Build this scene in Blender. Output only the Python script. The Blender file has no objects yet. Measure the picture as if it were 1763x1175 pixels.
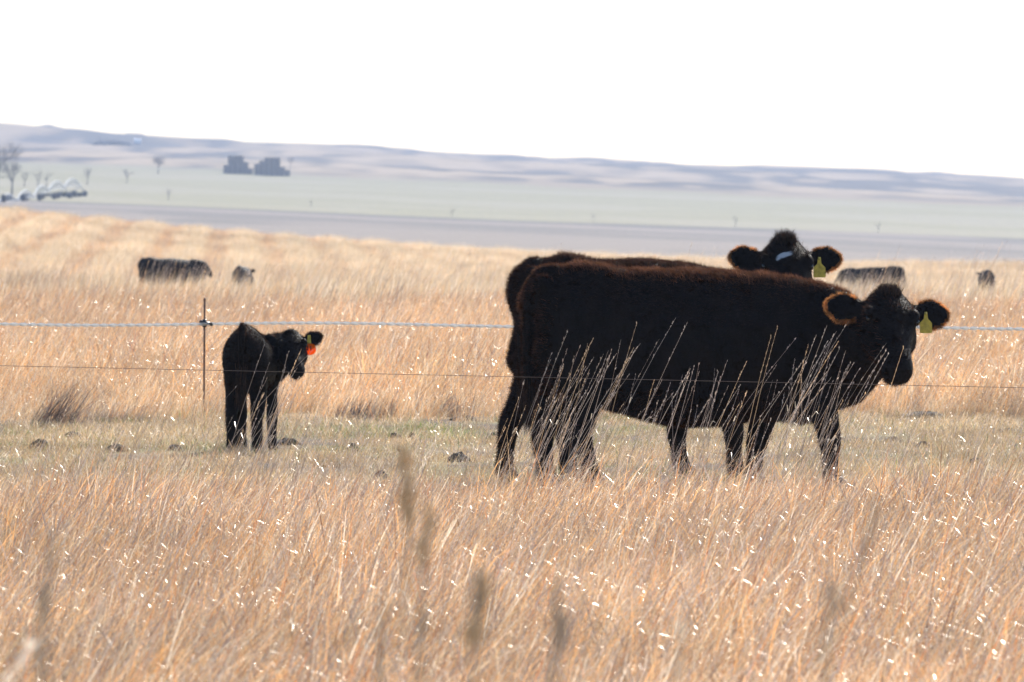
import bpy, math, random
import numpy as np
from mathutils import Vector, Matrix

# ---------------------------------------------------------------- camera, sky, sun, exposure
SC = bpy.context.scene
COL = SC.collection
EYE = 1.7                       # eye height (m)
FPX = 13140.0                   # focal length in photo pixels (1763 wide)
HORIZON = 340.0                 # photo row of eye level
cam_d = bpy.data.cameras.new('camera')
cam = bpy.data.objects.new('camera', cam_d)
COL.objects.link(cam)
cam.location = (0, 0, EYE)
cam.rotation_euler = (math.pi / 2, 0, 0)
cam_d.sensor_width = 22.3
cam_d.lens = 22.3 * FPX / 1763.0
cam_d.shift_y = -(587.5 - HORIZON) / 1763.0
cam_d.clip_start = 0.5
cam_d.clip_end = 20000
cam_d.dof.use_dof = True
cam_d.dof.focus_distance = 41.0
cam_d.dof.aperture_fstop = 7.6
SC.camera = cam

SUN_AZ = math.radians(20)       # clockwise from +Y (ahead of the camera, a little right)
SUN_EL = math.radians(37)
world = bpy.data.worlds.new('World')
SC.world = world
world.use_nodes = True
wn = world.node_tree
sky = wn.nodes.new('ShaderNodeTexSky')
sky.sky_type = 'NISHITA'
sky.sun_disc = False
sky.sun_elevation = SUN_EL
sky.sun_rotation = SUN_AZ
sky.altitude = 900
sky.air_density = 1.0
sky.dust_density = 1.2
bg = wn.nodes['Background']
bg.inputs['Strength'].default_value = 0.10
wn.links.new(sky.outputs[0], bg.inputs['Color'])

sd = bpy.data.lights.new('sun', 'SUN')
sd.energy = 4.2
sd.angle = math.radians(0.55)
sd.color = (1.0, 0.94, 0.85)
sun = bpy.data.objects.new('sun', sd)
COL.objects.link(sun)
sdir = Vector((math.sin(SUN_AZ) * math.cos(SUN_EL), math.cos(SUN_AZ) * math.cos(SUN_EL), math.sin(SUN_EL)))
sun.rotation_euler = (-sdir).to_track_quat('-Z', 'Y').to_euler()
sun.location = (20, 60, 60)

SC.view_settings.view_transform = 'Standard'
SC.view_settings.look = 'None'
SC.view_settings.exposure = 1.05
SC.view_settings.gamma = 1.0
SC.view_settings.use_curve_mapping = False
cy = SC.cycles
cy.max_bounces = 7
cy.diffuse_bounces = 4
cy.use_adaptive_sampling = True
cy.adaptive_threshold = 0.02
cy.adaptive_min_samples = 24
cy.glossy_bounces = 2
cy.transmission_bounces = 4
cy.transparent_max_bounces = 4
cy.volume_bounces = 0
cy.use_denoising = True
cy.sample_clamp_direct = 0
cy.sample_clamp_indirect = 4
cy.caustics_reflective = False
cy.caustics_refractive = False

rng = np.random.default_rng(7)
random.seed(7)

# ---------------------------------------------------------------- helpers
def tag(o, label=None, cat=None, group=None, kind=None):
    if label: o['label'] = label
    if cat: o['category'] = cat
    if group: o['group'] = group
    if kind: o['kind'] = kind
    return o

def link_mesh(name, me, parent=None, mat=None, smooth=False):
    o = bpy.data.objects.new(name, me)
    COL.objects.link(o)
    if parent: o.parent = parent
    if mat is not None and len(me.materials) == 0: me.materials.append(mat)
    if smooth and len(me.polygons):
        me.polygons.foreach_set('use_smooth', [True] * len(me.polygons))
    return o

def empty(name, loc, rz=0.0):
    o = bpy.data.objects.new(name, None)
    o.empty_display_size = 0.1
    COL.objects.link(o)
    o.location = loc
    o.rotation_euler = (0, 0, rz)
    return o

def mesh_from(name, V, F, cols=None):
    me = bpy.data.meshes.new(name)
    me.from_pydata([tuple(map(float, v)) for v in V], [], F)
    if cols is not None:
        a = me.color_attributes.new('col', 'FLOAT_COLOR', 'POINT')
        c = np.ones((len(V), 4), np.float32)
        c[:, :3] = np.asarray(cols, np.float32)
        a.data.foreach_set('color', c.ravel())
    me.update()
    return me

def sstep(a, b, x):
    t = np.clip((np.asarray(x, float) - a) / (b - a), 0, 1)
    return t * t * (3 - 2 * t)

def px2x(px, d): return (px - 881.5) * d / FPX

class NT:
    def __init__(s, name):
        s.m = bpy.data.materials.new(name); s.m.use_nodes = True
        s.t = s.m.node_tree; s.t.nodes.clear()
        s.out = s.t.nodes.new('ShaderNodeOutputMaterial')
    def n(s, typ, **kw):
        nd = s.t.nodes.new(typ)
        for k, v in kw.items():
            if k in nd.inputs: nd.inputs[k].default_value = v
            else: setattr(nd, k, v)
        return nd
    def l(s, a, b): s.t.links.new(a, b)

def mixrgb(nt, blend, fac, a, b):
    n = nt.n('ShaderNodeMix', data_type='RGBA', blend_type=blend)
    for sock, v in ((n.inputs[0], fac), (n.inputs[6], a), (n.inputs[7], b)):
        if hasattr(v, 'is_output'): nt.l(v, sock)
        else: sock.default_value = v if not isinstance(v, tuple) or len(v) == 4 else (*v, 1)
    return n.outputs[2]

def simple_mat(name, col, rough=0.7, metal=0.0, noise=0.0, nscale=20.0, bump=0.0, spec=0.5):
    nt = NT(name)
    b = nt.n('ShaderNodeBsdfPrincipled')
    b.inputs['Roughness'].default_value = rough
    b.inputs['Metallic'].default_value = metal
    b.inputs['Specular IOR Level'].default_value = spec
    if noise or bump:
        tc = nt.n('ShaderNodeTexCoord')
        nz = nt.n('ShaderNodeTexNoise', Scale=nscale, Detail=5.0)
        nt.l(tc.outputs['Object'], nz.inputs['Vector'])
        r = nt.n('ShaderNodeMapRange')
        r.inputs[1].default_value = 0.3; r.inputs[2].default_value = 0.7
        r.inputs[3].default_value = 1 - noise; r.inputs[4].default_value = 1 + noise
        nt.l(nz.outputs[0], r.inputs[0])
        nt.l(mixrgb(nt, 'MULTIPLY', 1.0, (*col, 1), r.outputs[0]), b.inputs['Base Color'])
        if bump:
            bp = nt.n('ShaderNodeBump', Strength=bump)
            nt.l(nz.outputs[0], bp.inputs['Height']); nt.l(bp.outputs[0], b.inputs['Normal'])
    else:
        b.inputs['Base Color'].default_value = (*col, 1)
    nt.l(b.outputs[0], nt.out.inputs[0])
    return nt.m

def leaf_mat(name, transl=0.45, gloss=0.1, rough=0.3, var=0.35, patch=0.25, patch_scale=0.35, tint=(1, 1, 1)):
    """dry blades: per-blade colour, per-tuft variation, light through the blade, a waxy sheen"""
    nt = NT(name)
    at = nt.n('ShaderNodeAttribute', attribute_name='col')
    oi = nt.n('ShaderNodeObjectInfo')
    r = nt.n('ShaderNodeMapRange')
    r.inputs[3].default_value = 1 - var; r.inputs[4].default_value = 1 + var
    nt.l(oi.outputs['Random'], r.inputs[0])
    geo = nt.n('ShaderNodeNewGeometry')
    nz = nt.n('ShaderNodeTexNoise', Scale=patch_scale, Detail=3.0)
    nt.l(geo.outputs['Position'], nz.inputs['Vector'])
    r2 = nt.n('ShaderNodeMapRange')
    r2.inputs[1].default_value = 0.3; r2.inputs[2].default_value = 0.7
    r2.inputs[3].default_value = 1 - patch; r2.inputs[4].default_value = 1 + patch
    nt.l(nz.outputs[0], r2.inputs[0])
    c = mixrgb(nt, 'MULTIPLY', 1.0, at.outputs['Color'], r.outputs[0])
    c = mixrgb(nt, 'MULTIPLY', 1.0, c, r2.outputs[0])
    c = mixrgb(nt, 'MULTIPLY', 1.0, c, (*tint, 1))
    d = nt.n('ShaderNodeBsdfDiffuse'); nt.l(c, d.inputs['Color'])
    t = nt.n('ShaderNodeBsdfTranslucent'); nt.l(c, t.inputs['Color'])
    m = nt.n('ShaderNodeMixShader'); m.inputs[0].default_value = transl
    nt.l(d.outputs[0], m.inputs[1]); nt.l(t.outputs[0], m.inputs[2])
    g = nt.n('ShaderNodeBsdfGlossy', Roughness=rough)
    g.inputs['Color'].default_value = (1, 0.97, 0.92, 1)
    m2 = nt.n('ShaderNodeMixShader'); m2.inputs[0].default_value = gloss
    nt.l(m.outputs[0], m2.inputs[1]); nt.l(g.outputs[0], m2.inputs[2])
    nt.l(m2.outputs[0], nt.out.inputs[0])
    return nt.m

# ---------------------------------------------------------------- the land
_FY = np.array([0, 500, 600, 900, 1400, 1800, 2200, 2800, 3600, 4300, 4700, 5200, 6500])
_FR = np.array([425, 428, 425, 400, 376, 352, 328, 303, 281, 268, 267, 0, 0], float)
_FZ = EYE + (HORIZON - _FR) * _FY / FPX
_FZ[-2:] = (20, 12)

def vnoise(x, y, s, seed=0):
    """smooth value noise"""
    x = np.asarray(x, float) / s; y = np.asarray(y, float) / s
    xi = np.floor(x); yi = np.floor(y); fx = x - xi; fy = y - yi
    fx = fx * fx * (3 - 2 * fx); fy = fy * fy * (3 - 2 * fy)
    def h(a, b):
        v = np.sin(a * 127.1 + b * 311.7 + seed * 74.7) * 43758.5453
        return v - np.floor(v)
    return (h(xi, yi) * (1 - fx) + h(xi + 1, yi) * fx) * (1 - fy) + (h(xi, yi + 1) * (1 - fx) + h(xi + 1, yi + 1) * fx) * fy - 0.5

def gz(x, y):
    x = np.asarray(x, float); y = np.asarray(y, float)
    xc = np.clip(x, -50, 50)
    hollow = -1.54 * sstep(90, 230, y) - 0.016 * xc * sstep(100, 210, y)
    crest = -1.62 - 0.0546 * xc + 0.00106 * np.minimum(xc * xc, 1200)
    s = sstep(215, 400, y)
    near = hollow * (1 - s) + crest * s
    near = near + 0.05 * vnoise(x, y, 2.3, 1) * sstep(20, 30, y) + 0.25 * vnoise(x, y, 23, 2) * sstep(90, 200, y)
    far = sum(np.interp(y * k, _FY, _FZ) for k in (0.94, 0.97, 1.0, 1.03, 1.06)) / 5
    xf = np.clip(x, -900, 900)
    far = far - (0.04 + .011 * sstep(2300, 4000, y)) * xf - 2.2 * sstep(2600, 4200, y)
    hill = sstep(2600, 4000, y)
    far = far + hill * (9 * vnoise(x, y, 210, 3) + 5 * vnoise(x, y, 90, 4) + 2.2 * vnoise(x, y, 38, 5) + 1.2 * vnoise(x, y / 2, 15, 9))
    far = far + sstep(1500, 2400, y) * 1.2 * vnoise(x, y, 120, 6) + 0.5 * vnoise(x, y, 60, 8)
    for (kx, ky, kh, kr) in ((-266, 4380, 4.2, 11), (-214, 4350, 4.6, 11), (-120, 4400, 2, 30), (60, 4420, 2.5, 40)):
        far = far + kh * np.exp(-((x - kx) ** 2) / kr ** 2 - ((y - ky) / 2) ** 2 / (kr * 2) ** 2)
    t = sstep(405, 560, y)
    return near * (1 - t) + far * t

def row_of(x, y, z): return HORIZON - (z - EYE) * FPX / y

def find_d(px, row, lo=520, hi=4400):
    ds = np.linspace(lo, hi, 1600)
    rr = row_of(px2x(px, ds), ds, gz(px2x(px, ds), ds))
    # nearest distance whose ground is not hidden behind nearer ground
    vis = np.minimum.accumulate(rr)
    ok = np.where(rr <= vis + 0.5, np.abs(rr - row), 1e9)
    return float(ds[np.argmin(ok)])

def ground_at(px, d):
    x = px2x(px, d)
    return Vector((float(x), float(d), float(gz(x, d))))

def land_colour(x, y):
    n1 = vnoise(x, y, 1.1, 11) + 0.5 * vnoise(x, y, 0.4, 12)
    n2 = vnoise(x, y / 2, 50, 13) + 0.7 * vnoise(x, y / 4, 18, 14)
    n3 = 0.6 * vnoise(x, y / 4, 60, 15) + 0.8 * vnoise(x, y / 6, 22, 16) + 0.6 * vnoise(x, y / 9, 9, 17)
    def mixc(a, b, t): return a * (1 - t[..., None]) + np.array(b) * t[..., None]
    c = np.zeros(np.shape(x) + (3,)) + np.array((0.24, 0.16, 0.09))
    c = mixc(c, (0.27, 0.20, 0.12), sstep(38.5, 40.5, y + n1))
    g = sstep(0.05, 0.40, n1 + 0.25) * sstep(43, 47, y) * (1 - sstep(57, 60, y))
    c = mixc(c, (0.17, 0.19, 0.07), g * 0.5)
    bare = vnoise(x, y, .8, 51) + .6 * vnoise(x, y, .3, 52)
    c = mixc(c, (0.11, 0.08, 0.055), (1 - sstep(-.36, -.1, bare)) * sstep(39, 41, y) * (1 - sstep(60, 63, y)))
    c = mixc(c, (0.40, 0.27, 0.14), sstep(58, 61, y + n1))
    c = mixc(c, (0.52, 0.40, 0.25), sstep(100, 140, y + 6 * n1))
    c = mixc(c, (0.21, 0.18, 0.16), sstep(440, 520, y))
    c = mixc(c, (0.13, 0.12, 0.115), sstep(-0.05, 0.3, n2) * sstep(520, 650, y) * 0.8)
    band = sstep(1290, 1340, y + 30 * n2 - 0.25 * x)
    c = mixc(c, (0.235, 0.220, 0.135), band)
    c = mixc(c, (0.07, 0.07, 0.07), np.exp(-((y + 30 * n2 - 0.25 * x - 1275) / 26) ** 2) * sstep(-.35, .1, vnoise(x, y / 3, 30, 18)))
    c = mixc(c, (0.27, 0.245, 0.18), band * sstep(-0.1, 0.3, np.sin(y / 55.0) * 0.4 + n2) * 0.7)
    c = mixc(c, (0.24, 0.185, 0.125), sstep(2350, 2500, y + 150 * n2 + 0.8 * x))
    c = mixc(c, (0.05, 0.048, 0.045), sstep(-0.10, 0.14, n3) * sstep(2350, 2700, y) * 0.9)
    c = mixc(c, (0.33, 0.255, 0.17), sstep(0.12, 0.3, -n3) * sstep(2450, 2800, y))
    return c

ys = np.concatenate([np.linspace(-30, 20, 12)[:-1], np.linspace(20, 130, 221)[:-1],
                     np.linspace(130, 600, 160)[:-1], np.geomspace(600, 5300, 320)])
us = np.linspace(-1, 1, 261)
us = np.sign(us) * np.abs(us) ** 1.7
YY, UU = np.meshgrid(ys, us, indexing='ij')
XX = UU * (30 + 0.24 * np.maximum(YY, 0))
ZZ = gz(XX, YY)
nr, nc = XX.shape
V = np.stack([XX, YY, ZZ], -1).reshape(-1, 3)
ii = np.arange(nr * nc).reshape(nr, nc)
F = np.stack([ii[:-1, :-1], ii[:-1, 1:], ii[1:, 1:], ii[1:, :-1]], -1).reshape(-1, 4)
gme = mesh_from('ground', V, F.tolist(), land_colour(XX, YY).reshape(-1, 3))
nt = NT('ground_soil')
at = nt.n('ShaderNodeAttribute', attribute_name='col')
geo = nt.n('ShaderNodeNewGeometry')
nz = nt.n('ShaderNodeTexNoise', Scale=9.0, Detail=6.0)
nt.l(geo.outputs['Position'], nz.inputs['Vector'])
rr = nt.n('ShaderNodeMapRange')
rr.inputs[1].default_value = 0.3; rr.inputs[2].default_value = 0.7
rr.inputs[3].default_value = 0.6; rr.inputs[4].default_value = 1.35
nt.l(nz.outputs[0], rr.inputs[0])
b = nt.n('ShaderNodeBsdfPrincipled', Roughness=0.9)
b.inputs['Specular IOR Level'].default_value = 0.15
nt.l(mixrgb(nt, 'MULTIPLY', 1.0, at.outputs['Color'], rr.outputs[0]), b.inputs['Base Color'])
bp = nt.n('ShaderNodeBump', Strength=0.6, Distance=0.05)
nt.l(nz.outputs[0], bp.inputs['Height']); nt.l(bp.outputs[0], b.inputs['Normal'])
nt.l(b.outputs[0], nt.out.inputs[0])
ground = link_mesh('ground', gme, mat=nt.m, smooth=True)
tag(ground, 'rolling dry pasture falling away to a wide valley and low hills', 'ground', kind='structure')

# ---------------------------------------------------------------- grass tufts (prototypes, scattered by geometry nodes)
ORANGE = (0.76, 0.40, 0.155); TAN = (0.62, 0.425, 0.25); CREAM = (0.80, 0.69, 0.54)
GREY = (0.29, 0.225, 0.20); RUST = (0.45, 0.18, 0.07); GREEN = (0.17, 0.24, 0.06); STRAW = (0.66, 0.50, 0.30)

def blades(r, n, h0, h1, rad, lean, leansd, w0, w1, curl, pal, wts):
    base = r.normal(0, rad, (n, 2))
    h = r.uniform(h0, h1, n)
    lx = r.normal(lean, leansd, n); ly = r.normal(0, leansd, n)
    cu = r.random(n) < curl
    b2 = np.where(cu, r.uniform(0.10, 0.42, n), r.uniform(0.0, 0.22, n))
    drop = np.where(cu, r.uniform(0.45, 1.05, n), r.uniform(0, 0.06, n))
    ang = r.uniform(0, 2 * np.pi, n)
    dx = lx + 1e-6; dy = ly
    bx = np.where(cu, np.cos(ang), dx / np.hypot(dx, dy)); by = np.where(cu, np.sin(ang), dy / np.hypot(dx, dy))
    phi = r.uniform(0, np.pi, n)
    w = r.uniform(w0, w1, n)
    cidx = r.choice(len(pal), n, p=np.array(wts) / sum(wts))
    cb = np.array(pal)[cidx] * r.uniform(0.75, 1.2, (n, 1))
    ts = (0.0, 0.35, 0.72, 1.0); V = []; F = []; C = []
    if curl >= 1: ts = (0.0, 0.28, 0.46, 0.62, 0.76, 0.88, 1.0)
    nl_ = len(ts); m_ = 2 * nl_ - 1
    rows = []
    for t in ts:
        x = base[:, 0] + h * (lx * t + b2 * bx * t * t)
        y = base[:, 1] + h * (ly * t + b2 * by * t * t)
        z = h * (t - drop * t ** 2.5)
        rows.append(np.stack([x, y, z], 1))
    sx = np.cos(phi) * w / 2; sy = np.sin(phi) * w / 2
    twist = r.uniform(-1.2, 1.2, n) * (2.2 if curl >= 1 else 1)
    for k, t in enumerate(ts[:-1]):
        ws = (1.0, 0.95, 0.85, 0.75, 0.6, 0.4)[k] if nl_ > 4 else (1.0, 0.9, 0.6)[k]
        ca, sa = np.cos(twist * t), np.sin(twist * t)
        ox, oy = (sx * ca - sy * sa) * ws, (sx * sa + sy * ca) * ws
        o = np.stack([ox, oy, np.zeros(n)], 1)
        V += [rows[k] - o, rows[k] + o]
    V.append(rows[-1])
    V = np.stack(V, 1).reshape(-1, 3)
    V[:, 2] -= 0.01
    for s in (np.arange(n) * m_).tolist():
        F += [(s + 2 * k, s + 2 * k + 1, s + 2 * k + 3, s + 2 * k + 2) for k in range(nl_ - 2)] + [(s + m_ - 3, s + m_ - 2, s + m_ - 1)]
    C = np.repeat(cb, m_, 0)
    return V, F, C

def stalks(r, n, h0, h1, rad, lean, leansd, w, pal, wts, head=0.3, fluff=1.0, nsp=11):
    """tall flowering stems with small spikelets along the top"""
    V = []; F = []; C = []
    for _ in range(n):
        bx, by = r.normal(0, rad, 2); h = r.uniform(h0, h1)
        lx, ly = r.normal(lean, leansd), r.normal(0, leansd)
        bend = r.uniform(0.02, 0.2); c = np.array(pal[r.choice(len(pal), p=np.array(wts) / sum(wts))]) * r.uniform(.8, 1.2)
        def P(t): return np.array((bx + h * (lx * t + bend * lx * 2 * t * t), by + h * ly * t, h * (t - 0.04 * t * t)))
        ts = np.linspace(0, 1, 6)
        for ax in ((1, 0, 0), (0, 1, 0)):
            s = len(V); ax = np.array(ax)
            for t in ts:
                ww = w * (1 - 0.6 * t) / 2; p = P(t)
                V += [p - ax * ww, p + ax * ww]; C += [c, c]
            F += [(s + 2 * k, s + 2 * k + 1, s + 2 * k + 3, s + 2 * k + 2) for k in range(5)]
        m = int(nsp * r.uniform(0.7, 1.3))
        for k in range(m):
            t = 1 - head * r.random() ** 1.2 * .8
            p = P(t); L = r.uniform(0.014, 0.032) * fluff; a = r.uniform(0, 2 * np.pi); o = r.uniform(0.08, 0.38)
            dirv = np.array((lx * 1.2 + np.cos(a) * o, np.sin(a) * o, 1.0)); dirv /= np.linalg.norm(dirv)
            sd_ = np.cross(dirv, (np.cos(a + 1), np.sin(a + 1), 0.2)); sd_ /= np.linalg.norm(sd_) + 1e-9
            wv = r.uniform(0.0018, 0.0036) * fluff
            s = len(V); V += [p, p + dirv * L * .5 + sd_ * wv, p + dirv * L, p + dirv * L * .5 - sd_ * wv]
            cc = c * r.uniform(0.9, 1.5); C += [cc] * 4; F.append((s, s + 1, s + 2, s + 3))
        for k in range(r.integers(0, 3)):                    # a dry stem leaf
            t = r.uniform(0.2, 0.6); p = P(t); a = r.uniform(0, 6.28); L = r.uniform(.025, .07)
            d1 = np.array((np.cos(a) * .6 + lx, np.sin(a) * .6, .7)) * L; d2 = d1 * 1.6 + np.array((0, 0, -L * .7))
            sw = np.array((-np.sin(a), np.cos(a), 0)) * 0.0022
            s = len(V); V += [p - sw, p + sw, p + d1 + sw, p + d1 - sw, p + d2]; C += [np.array(CREAM) * .9] * 5
            F += [(s, s + 1, s + 2, s + 3), (s + 3, s + 2, s + 4)]
    return np.array(V), F, np.array(C)

def proto_collection(name, makers, mat):
    c = bpy.data.collections.new(name)           # not linked: only a source of tufts
    for k, (V, F, C) in enumerate(makers):
        me = mesh_from('%s_%02d' % (name, k), V, F, C)
        me.materials.append(mat)
        me.polygons.foreach_set('use_smooth', [True] * len(me.polygons))
        c.objects.link(bpy.data.objects.new('%s_%02d' % (name, k), me))
    return c, len(makers)

def scatter(name, P, coll, nvar, rot, scl, label, cat='grass', idx=None):
    me = bpy.data.meshes.new(name)
    me.vertices.add(len(P)); me.vertices.foreach_set('co', np.asarray(P, np.float32).ravel())
    a = me.attributes.new('variant', 'INT', 'POINT')
    a.data.foreach_set('value', (rng.integers(0, nvar, len(P)) if idx is None else idx).astype(np.int32))
    a = me.attributes.new('turn', 'FLOAT_VECTOR', 'POINT'); a.data.foreach_set('vector', np.asarray(rot, np.float32).ravel())
    a = me.attributes.new('size', 'FLOAT_VECTOR', 'POINT'); a.data.foreach_set('vector', np.asarray(scl, np.float32).ravel())
    o = link_mesh(name, me)
    ng = bpy.data.node_groups.new(name + '_scatter', 'GeometryNodeTree')
    ng.interface.new_socket('Geometry', in_out='INPUT', socket_type='NodeSocketGeometry')
    ng.interface.new_socket('Geometry', in_out='OUTPUT', socket_type='NodeSocketGeometry')
    N = ng.nodes; gi = N.new('NodeGroupInput'); go = N.new('NodeGroupOutput')
    ci = N.new('GeometryNodeCollectionInfo'); ci.inputs['Collection'].default_value = coll
    ci.inputs['Separate Children'].default_value = True; ci.inputs['Reset Children'].default_value = True
    ip = N.new('GeometryNodeInstanceOnPoints'); ip.inputs['Pick Instance'].default_value = True
    def na(nm, typ):
        n = N.new('GeometryNodeInputNamedAttribute'); n.data_type = typ; n.inputs['Name'].default_value = nm
        return n.outputs['Attribute']
    L = ng.links
    L.new(gi.outputs[0], ip.inputs['Points']); L.new(ci.outputs[0], ip.inputs['Instance'])
    L.new(na('variant', 'INT'), ip.inputs['Instance Index'])
    L.new(na('turn', 'FLOAT_VECTOR'), ip.inputs['Rotation']); L.new(na('size', 'FLOAT_VECTOR'), ip.inputs['Scale'])
    L.new(ip.outputs[0], go.inputs[0])
    md = o.modifiers.new('scatter', 'NODES'); md.node_group = ng
    tag(o, label, cat, kind='stuff')
    return o

def points(n, y0, y1, k=0.067, m=3.0, rag=0.0):
    """random spots on the land between two distances, a little wider than the view"""
    out = []
    while sum(map(len, out)) < n:
        y = rng.uniform(y0, y1, n * 2)
        w = k * y + m; wm = k * y1 + m
        keep = rng.random(n * 2) < w / wm
        y = y[keep]; x = rng.uniform(-1, 1, len(y)) * w[keep]
        if rag:
            e = rag * (vnoise(x, y, 1.3, 31) + 0.6 * vnoise(x, y, .45, 32))
            ok = (y > y0 + rag * 0.5 + e) & (y < y1 - rag * 0.5 + e)
            x = x[ok]; y = y[ok]
        out.append(np.stack([x, y], 1))
    p = np.concatenate(out)[:n]
    return np.column_stack([p, gz(p[:, 0], p[:, 1])])

def turn(n, sd=0.06, yaw=0.35): return np.column_stack([rng.normal(0, sd, n), rng.normal(0, sd, n), rng.normal(0, yaw, n)])
def size(s): return np.column_stack([s, s, s])

m_tall = leaf_mat('dry_bluestem', transl=0.56, gloss=0.085, rough=0.22)
m_pale = leaf_mat('pale_hay_grass', transl=0.54, gloss=0.12, rough=0.22, patch=0.2, patch_scale=0.05)
m_short = leaf_mat('grazed_grass', transl=0.45, gloss=0.065, rough=0.22, patch=0.3, patch_scale=0.5)
m_stem = leaf_mat('seed_stem', transl=0.35, gloss=0.12, rough=0.35)

R = np.random.default_rng
def tall_tuft(i):
    r = R(100 + i)
    a = blades(r, 22, .16, .44, .09, .38, .30, .0022, .0056, .10, [ORANGE, TAN, CREAM, GREY, RUST, STRAW], [3.4, 2.6, 1.4, 2.4, 1.1, 1.8])
    b = blades(r, 34, .30, .74, .09, .22, .30, .0014, .0030, 1.0, [CREAM, STRAW, TAN, ORANGE], [2.4, 2, 1.6, 2.2])
    V = np.concatenate([a[0], b[0]]); n = len(a[0])
    return V, a[1] + [tuple(v + n for v in f) for f in b[1]], np.concatenate([a[2], b[2]])
def cat3(*parts):
    V = np.concatenate([p[0] for p in parts]); C = np.concatenate([p[2] for p in parts]); F = []; o = 0
    for p in parts:
        F += [tuple(v + o for v in f) for f in p[1]]; o += len(p[0])
    return V, F, C
tall_c, tall_n = proto_collection('tall_tuft', [tall_tuft(i) for i in range(10)], m_tall)
stem_c, stem_n = proto_collection('stem_tuft', [stalks(R(200 + i), 3, .62, .98, .07, .32, .10, .0034, [GREY, (0.48, 0.39, 0.33), TAN], [2, 3, 1], fluff=.75, nsp=13) for i in range(10)], m_stem)
fluff_c, fluff_n = proto_collection('fluff_tuft', [stalks(R(260 + i), 3, .75, 1.05, .08, .25, .12, .0032, [CREAM, TAN], [2, 1], head=.22, fluff=1.3, nsp=15) for i in range(5)], m_stem)
short_c, short_n = proto_collection('short_tuft', [blades(R(300 + i), 40, .03, .11, .09, .25, .55, .0022, .0045, .35,
                  [(.54, .385, .215), (.48, .32, .17), GREEN, CREAM, GREY], ([4, 3.5, .5, 2.4, 1.4] if i < 5 else [3, 2.5, 4, 1.5, .8])) for i in range(8)], m_short)
pale_c, pale_n = proto_collection('pale_tuft', [blades(R(400 + i), 44, .22, .62, .16, .22, .16, .005, .010, .45,
                  [STRAW, CREAM, TAN, ORANGE, GREY], ([4, 5, 1.6, .4, .6] if i < 6 else [.2, .1, 2.2, 2.2, 4.0])) for i in range(9)], m_pale)

# foreground stand of tall grass
P = points(11500, 13, 41.6, m=2.4, rag=1.6)
s = rng.uniform(.75, 1.15, len(P)) * (1 + .5 * vnoise(P[:, 0], P[:, 1], .7, 61) + .35 * vnoise(P[:, 0], P[:, 1], 2.4, 62)) * (1 - 0.42 * sstep(35.5, 40.5, P[:, 1]))
scatter('tall_grass', P, tall_c, tall_n, turn(len(P)), size(s), 'thick stand of leaning orange dry grass filling the foreground')
P = points(2300, 13, 41, m=2.0)
scatter('grass_stalk', P, stem_c, stem_n, turn(len(P), .05, .4), size(rng.uniform(.38, .74, len(P))), 'thin grey brown seed stalks rising out of the foreground grass')
# stalks in front of the cattle
def clumpy(spots, y0, y1):
    out = []
    for px, sdv, n in spots:
        d = rng.uniform(y0, y1, n); x = px2x(px, d) + rng.normal(0, sdv, n)
        out.append(np.column_stack([x, d, gz(x, d)]))
    return np.concatenate(out)
P = clumpy([(905, .08, 8), (965, .12, 9), (870, .06, 3), (1140, .06, 5), (1190, .05, 4), (1265, .07, 6), (1345, .10, 9), (1060, .08, 2), (1395, .08, 5), (385, .06, 3), (425, .09, 5), (1450, .05, 1)], 40.6, 43.0)
scatter('seed_stalk', P, stem_c, stem_n, turn(len(P), .07, .5), size(rng.uniform(.78, 1.08, len(P))), 'tall pale seed stalks standing right in front of the cattle legs')
P = points(7, 7.0, 10.0, m=.4)
scatter('fluffy_grass', P, fluff_c, fluff_n, turn(len(P), .12, 1.0), size(rng.uniform(1.1, 1.32, len(P))), 'blurred pale fluffy grass heads nearest the camera at the bottom')
# grazed strip
P = points(17000, 38.5, 62, m=2.6)
gg = -.3 * sstep(.8, 2.2, P[:, 0]) + vnoise(P[:, 0], P[:, 1], 1.1, 11) + 0.5 * vnoise(P[:, 0], P[:, 1], .4, 12) + 0.2 * sstep(50, 57, P[:, 1]) - .1
idx = np.where(gg > 0.26, rng.integers(5, 8, len(P)), rng.integers(0, 5, len(P)))
bare = vnoise(P[:, 0], P[:, 1], .8, 51) + .6 * vnoise(P[:, 0], P[:, 1], .3, 52) < -.20
P = P[~bare]; idx = idx[~bare]
s = rng.uniform(.4, 1.0, len(P))
scatter('short_grass', P, short_c, short_n, turn(len(P), .1, 3), size(s), 'short grazed straw and green grass in the strip around the cattle', idx=idx)
P = points(2600, 41, 59, m=2.4)
P = P[vnoise(P[:, 0], P[:, 1] / 2, .9, 71) + .5 * vnoise(P[:, 0], P[:, 1], .3, 72) > .06]
scatter('straw_clump', P, tall_c, tall_n, turn(len(P), .15, 1.5), size(rng.uniform(.10, .24, len(P))), 'low ragged straw clumps left standing in the grazed strip')
P = points(700, 45, 60, m=2.4)
scatter('sparse_stalk', P, stem_c, stem_n, turn(len(P), .06, .5), size(rng.uniform(.2, .55, len(P))), 'sparse thin stalks left standing in the grazed strip')
# orange grass behind the rear fence
P = points(22000, 56.6, 120, m=3.2, rag=4.5)
s = rng.uniform(.75, 1.2, len(P)) * (1 + .7 * vnoise(P[:, 0], P[:, 1] / 3, .8, 63) + .7 * vnoise(P[:, 0], P[:, 1] / 4, 2.6, 64)) * (0.45 + 0.55 * sstep(56, 63, P[:, 1]))
scatter('orange_grass', P, tall_c, tall_n, turn(len(P), .08, .5), size(s), 'orange dry grass growing behind the single post fence')
P = points(2600, 62, 232, m=3)
scatter('far_stalk', P, stem_c, stem_n, turn(len(P), .06, .5), size(rng.uniform(.7, 1.25, len(P))), 'thin stalks standing in the grass behind the fence')
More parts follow.
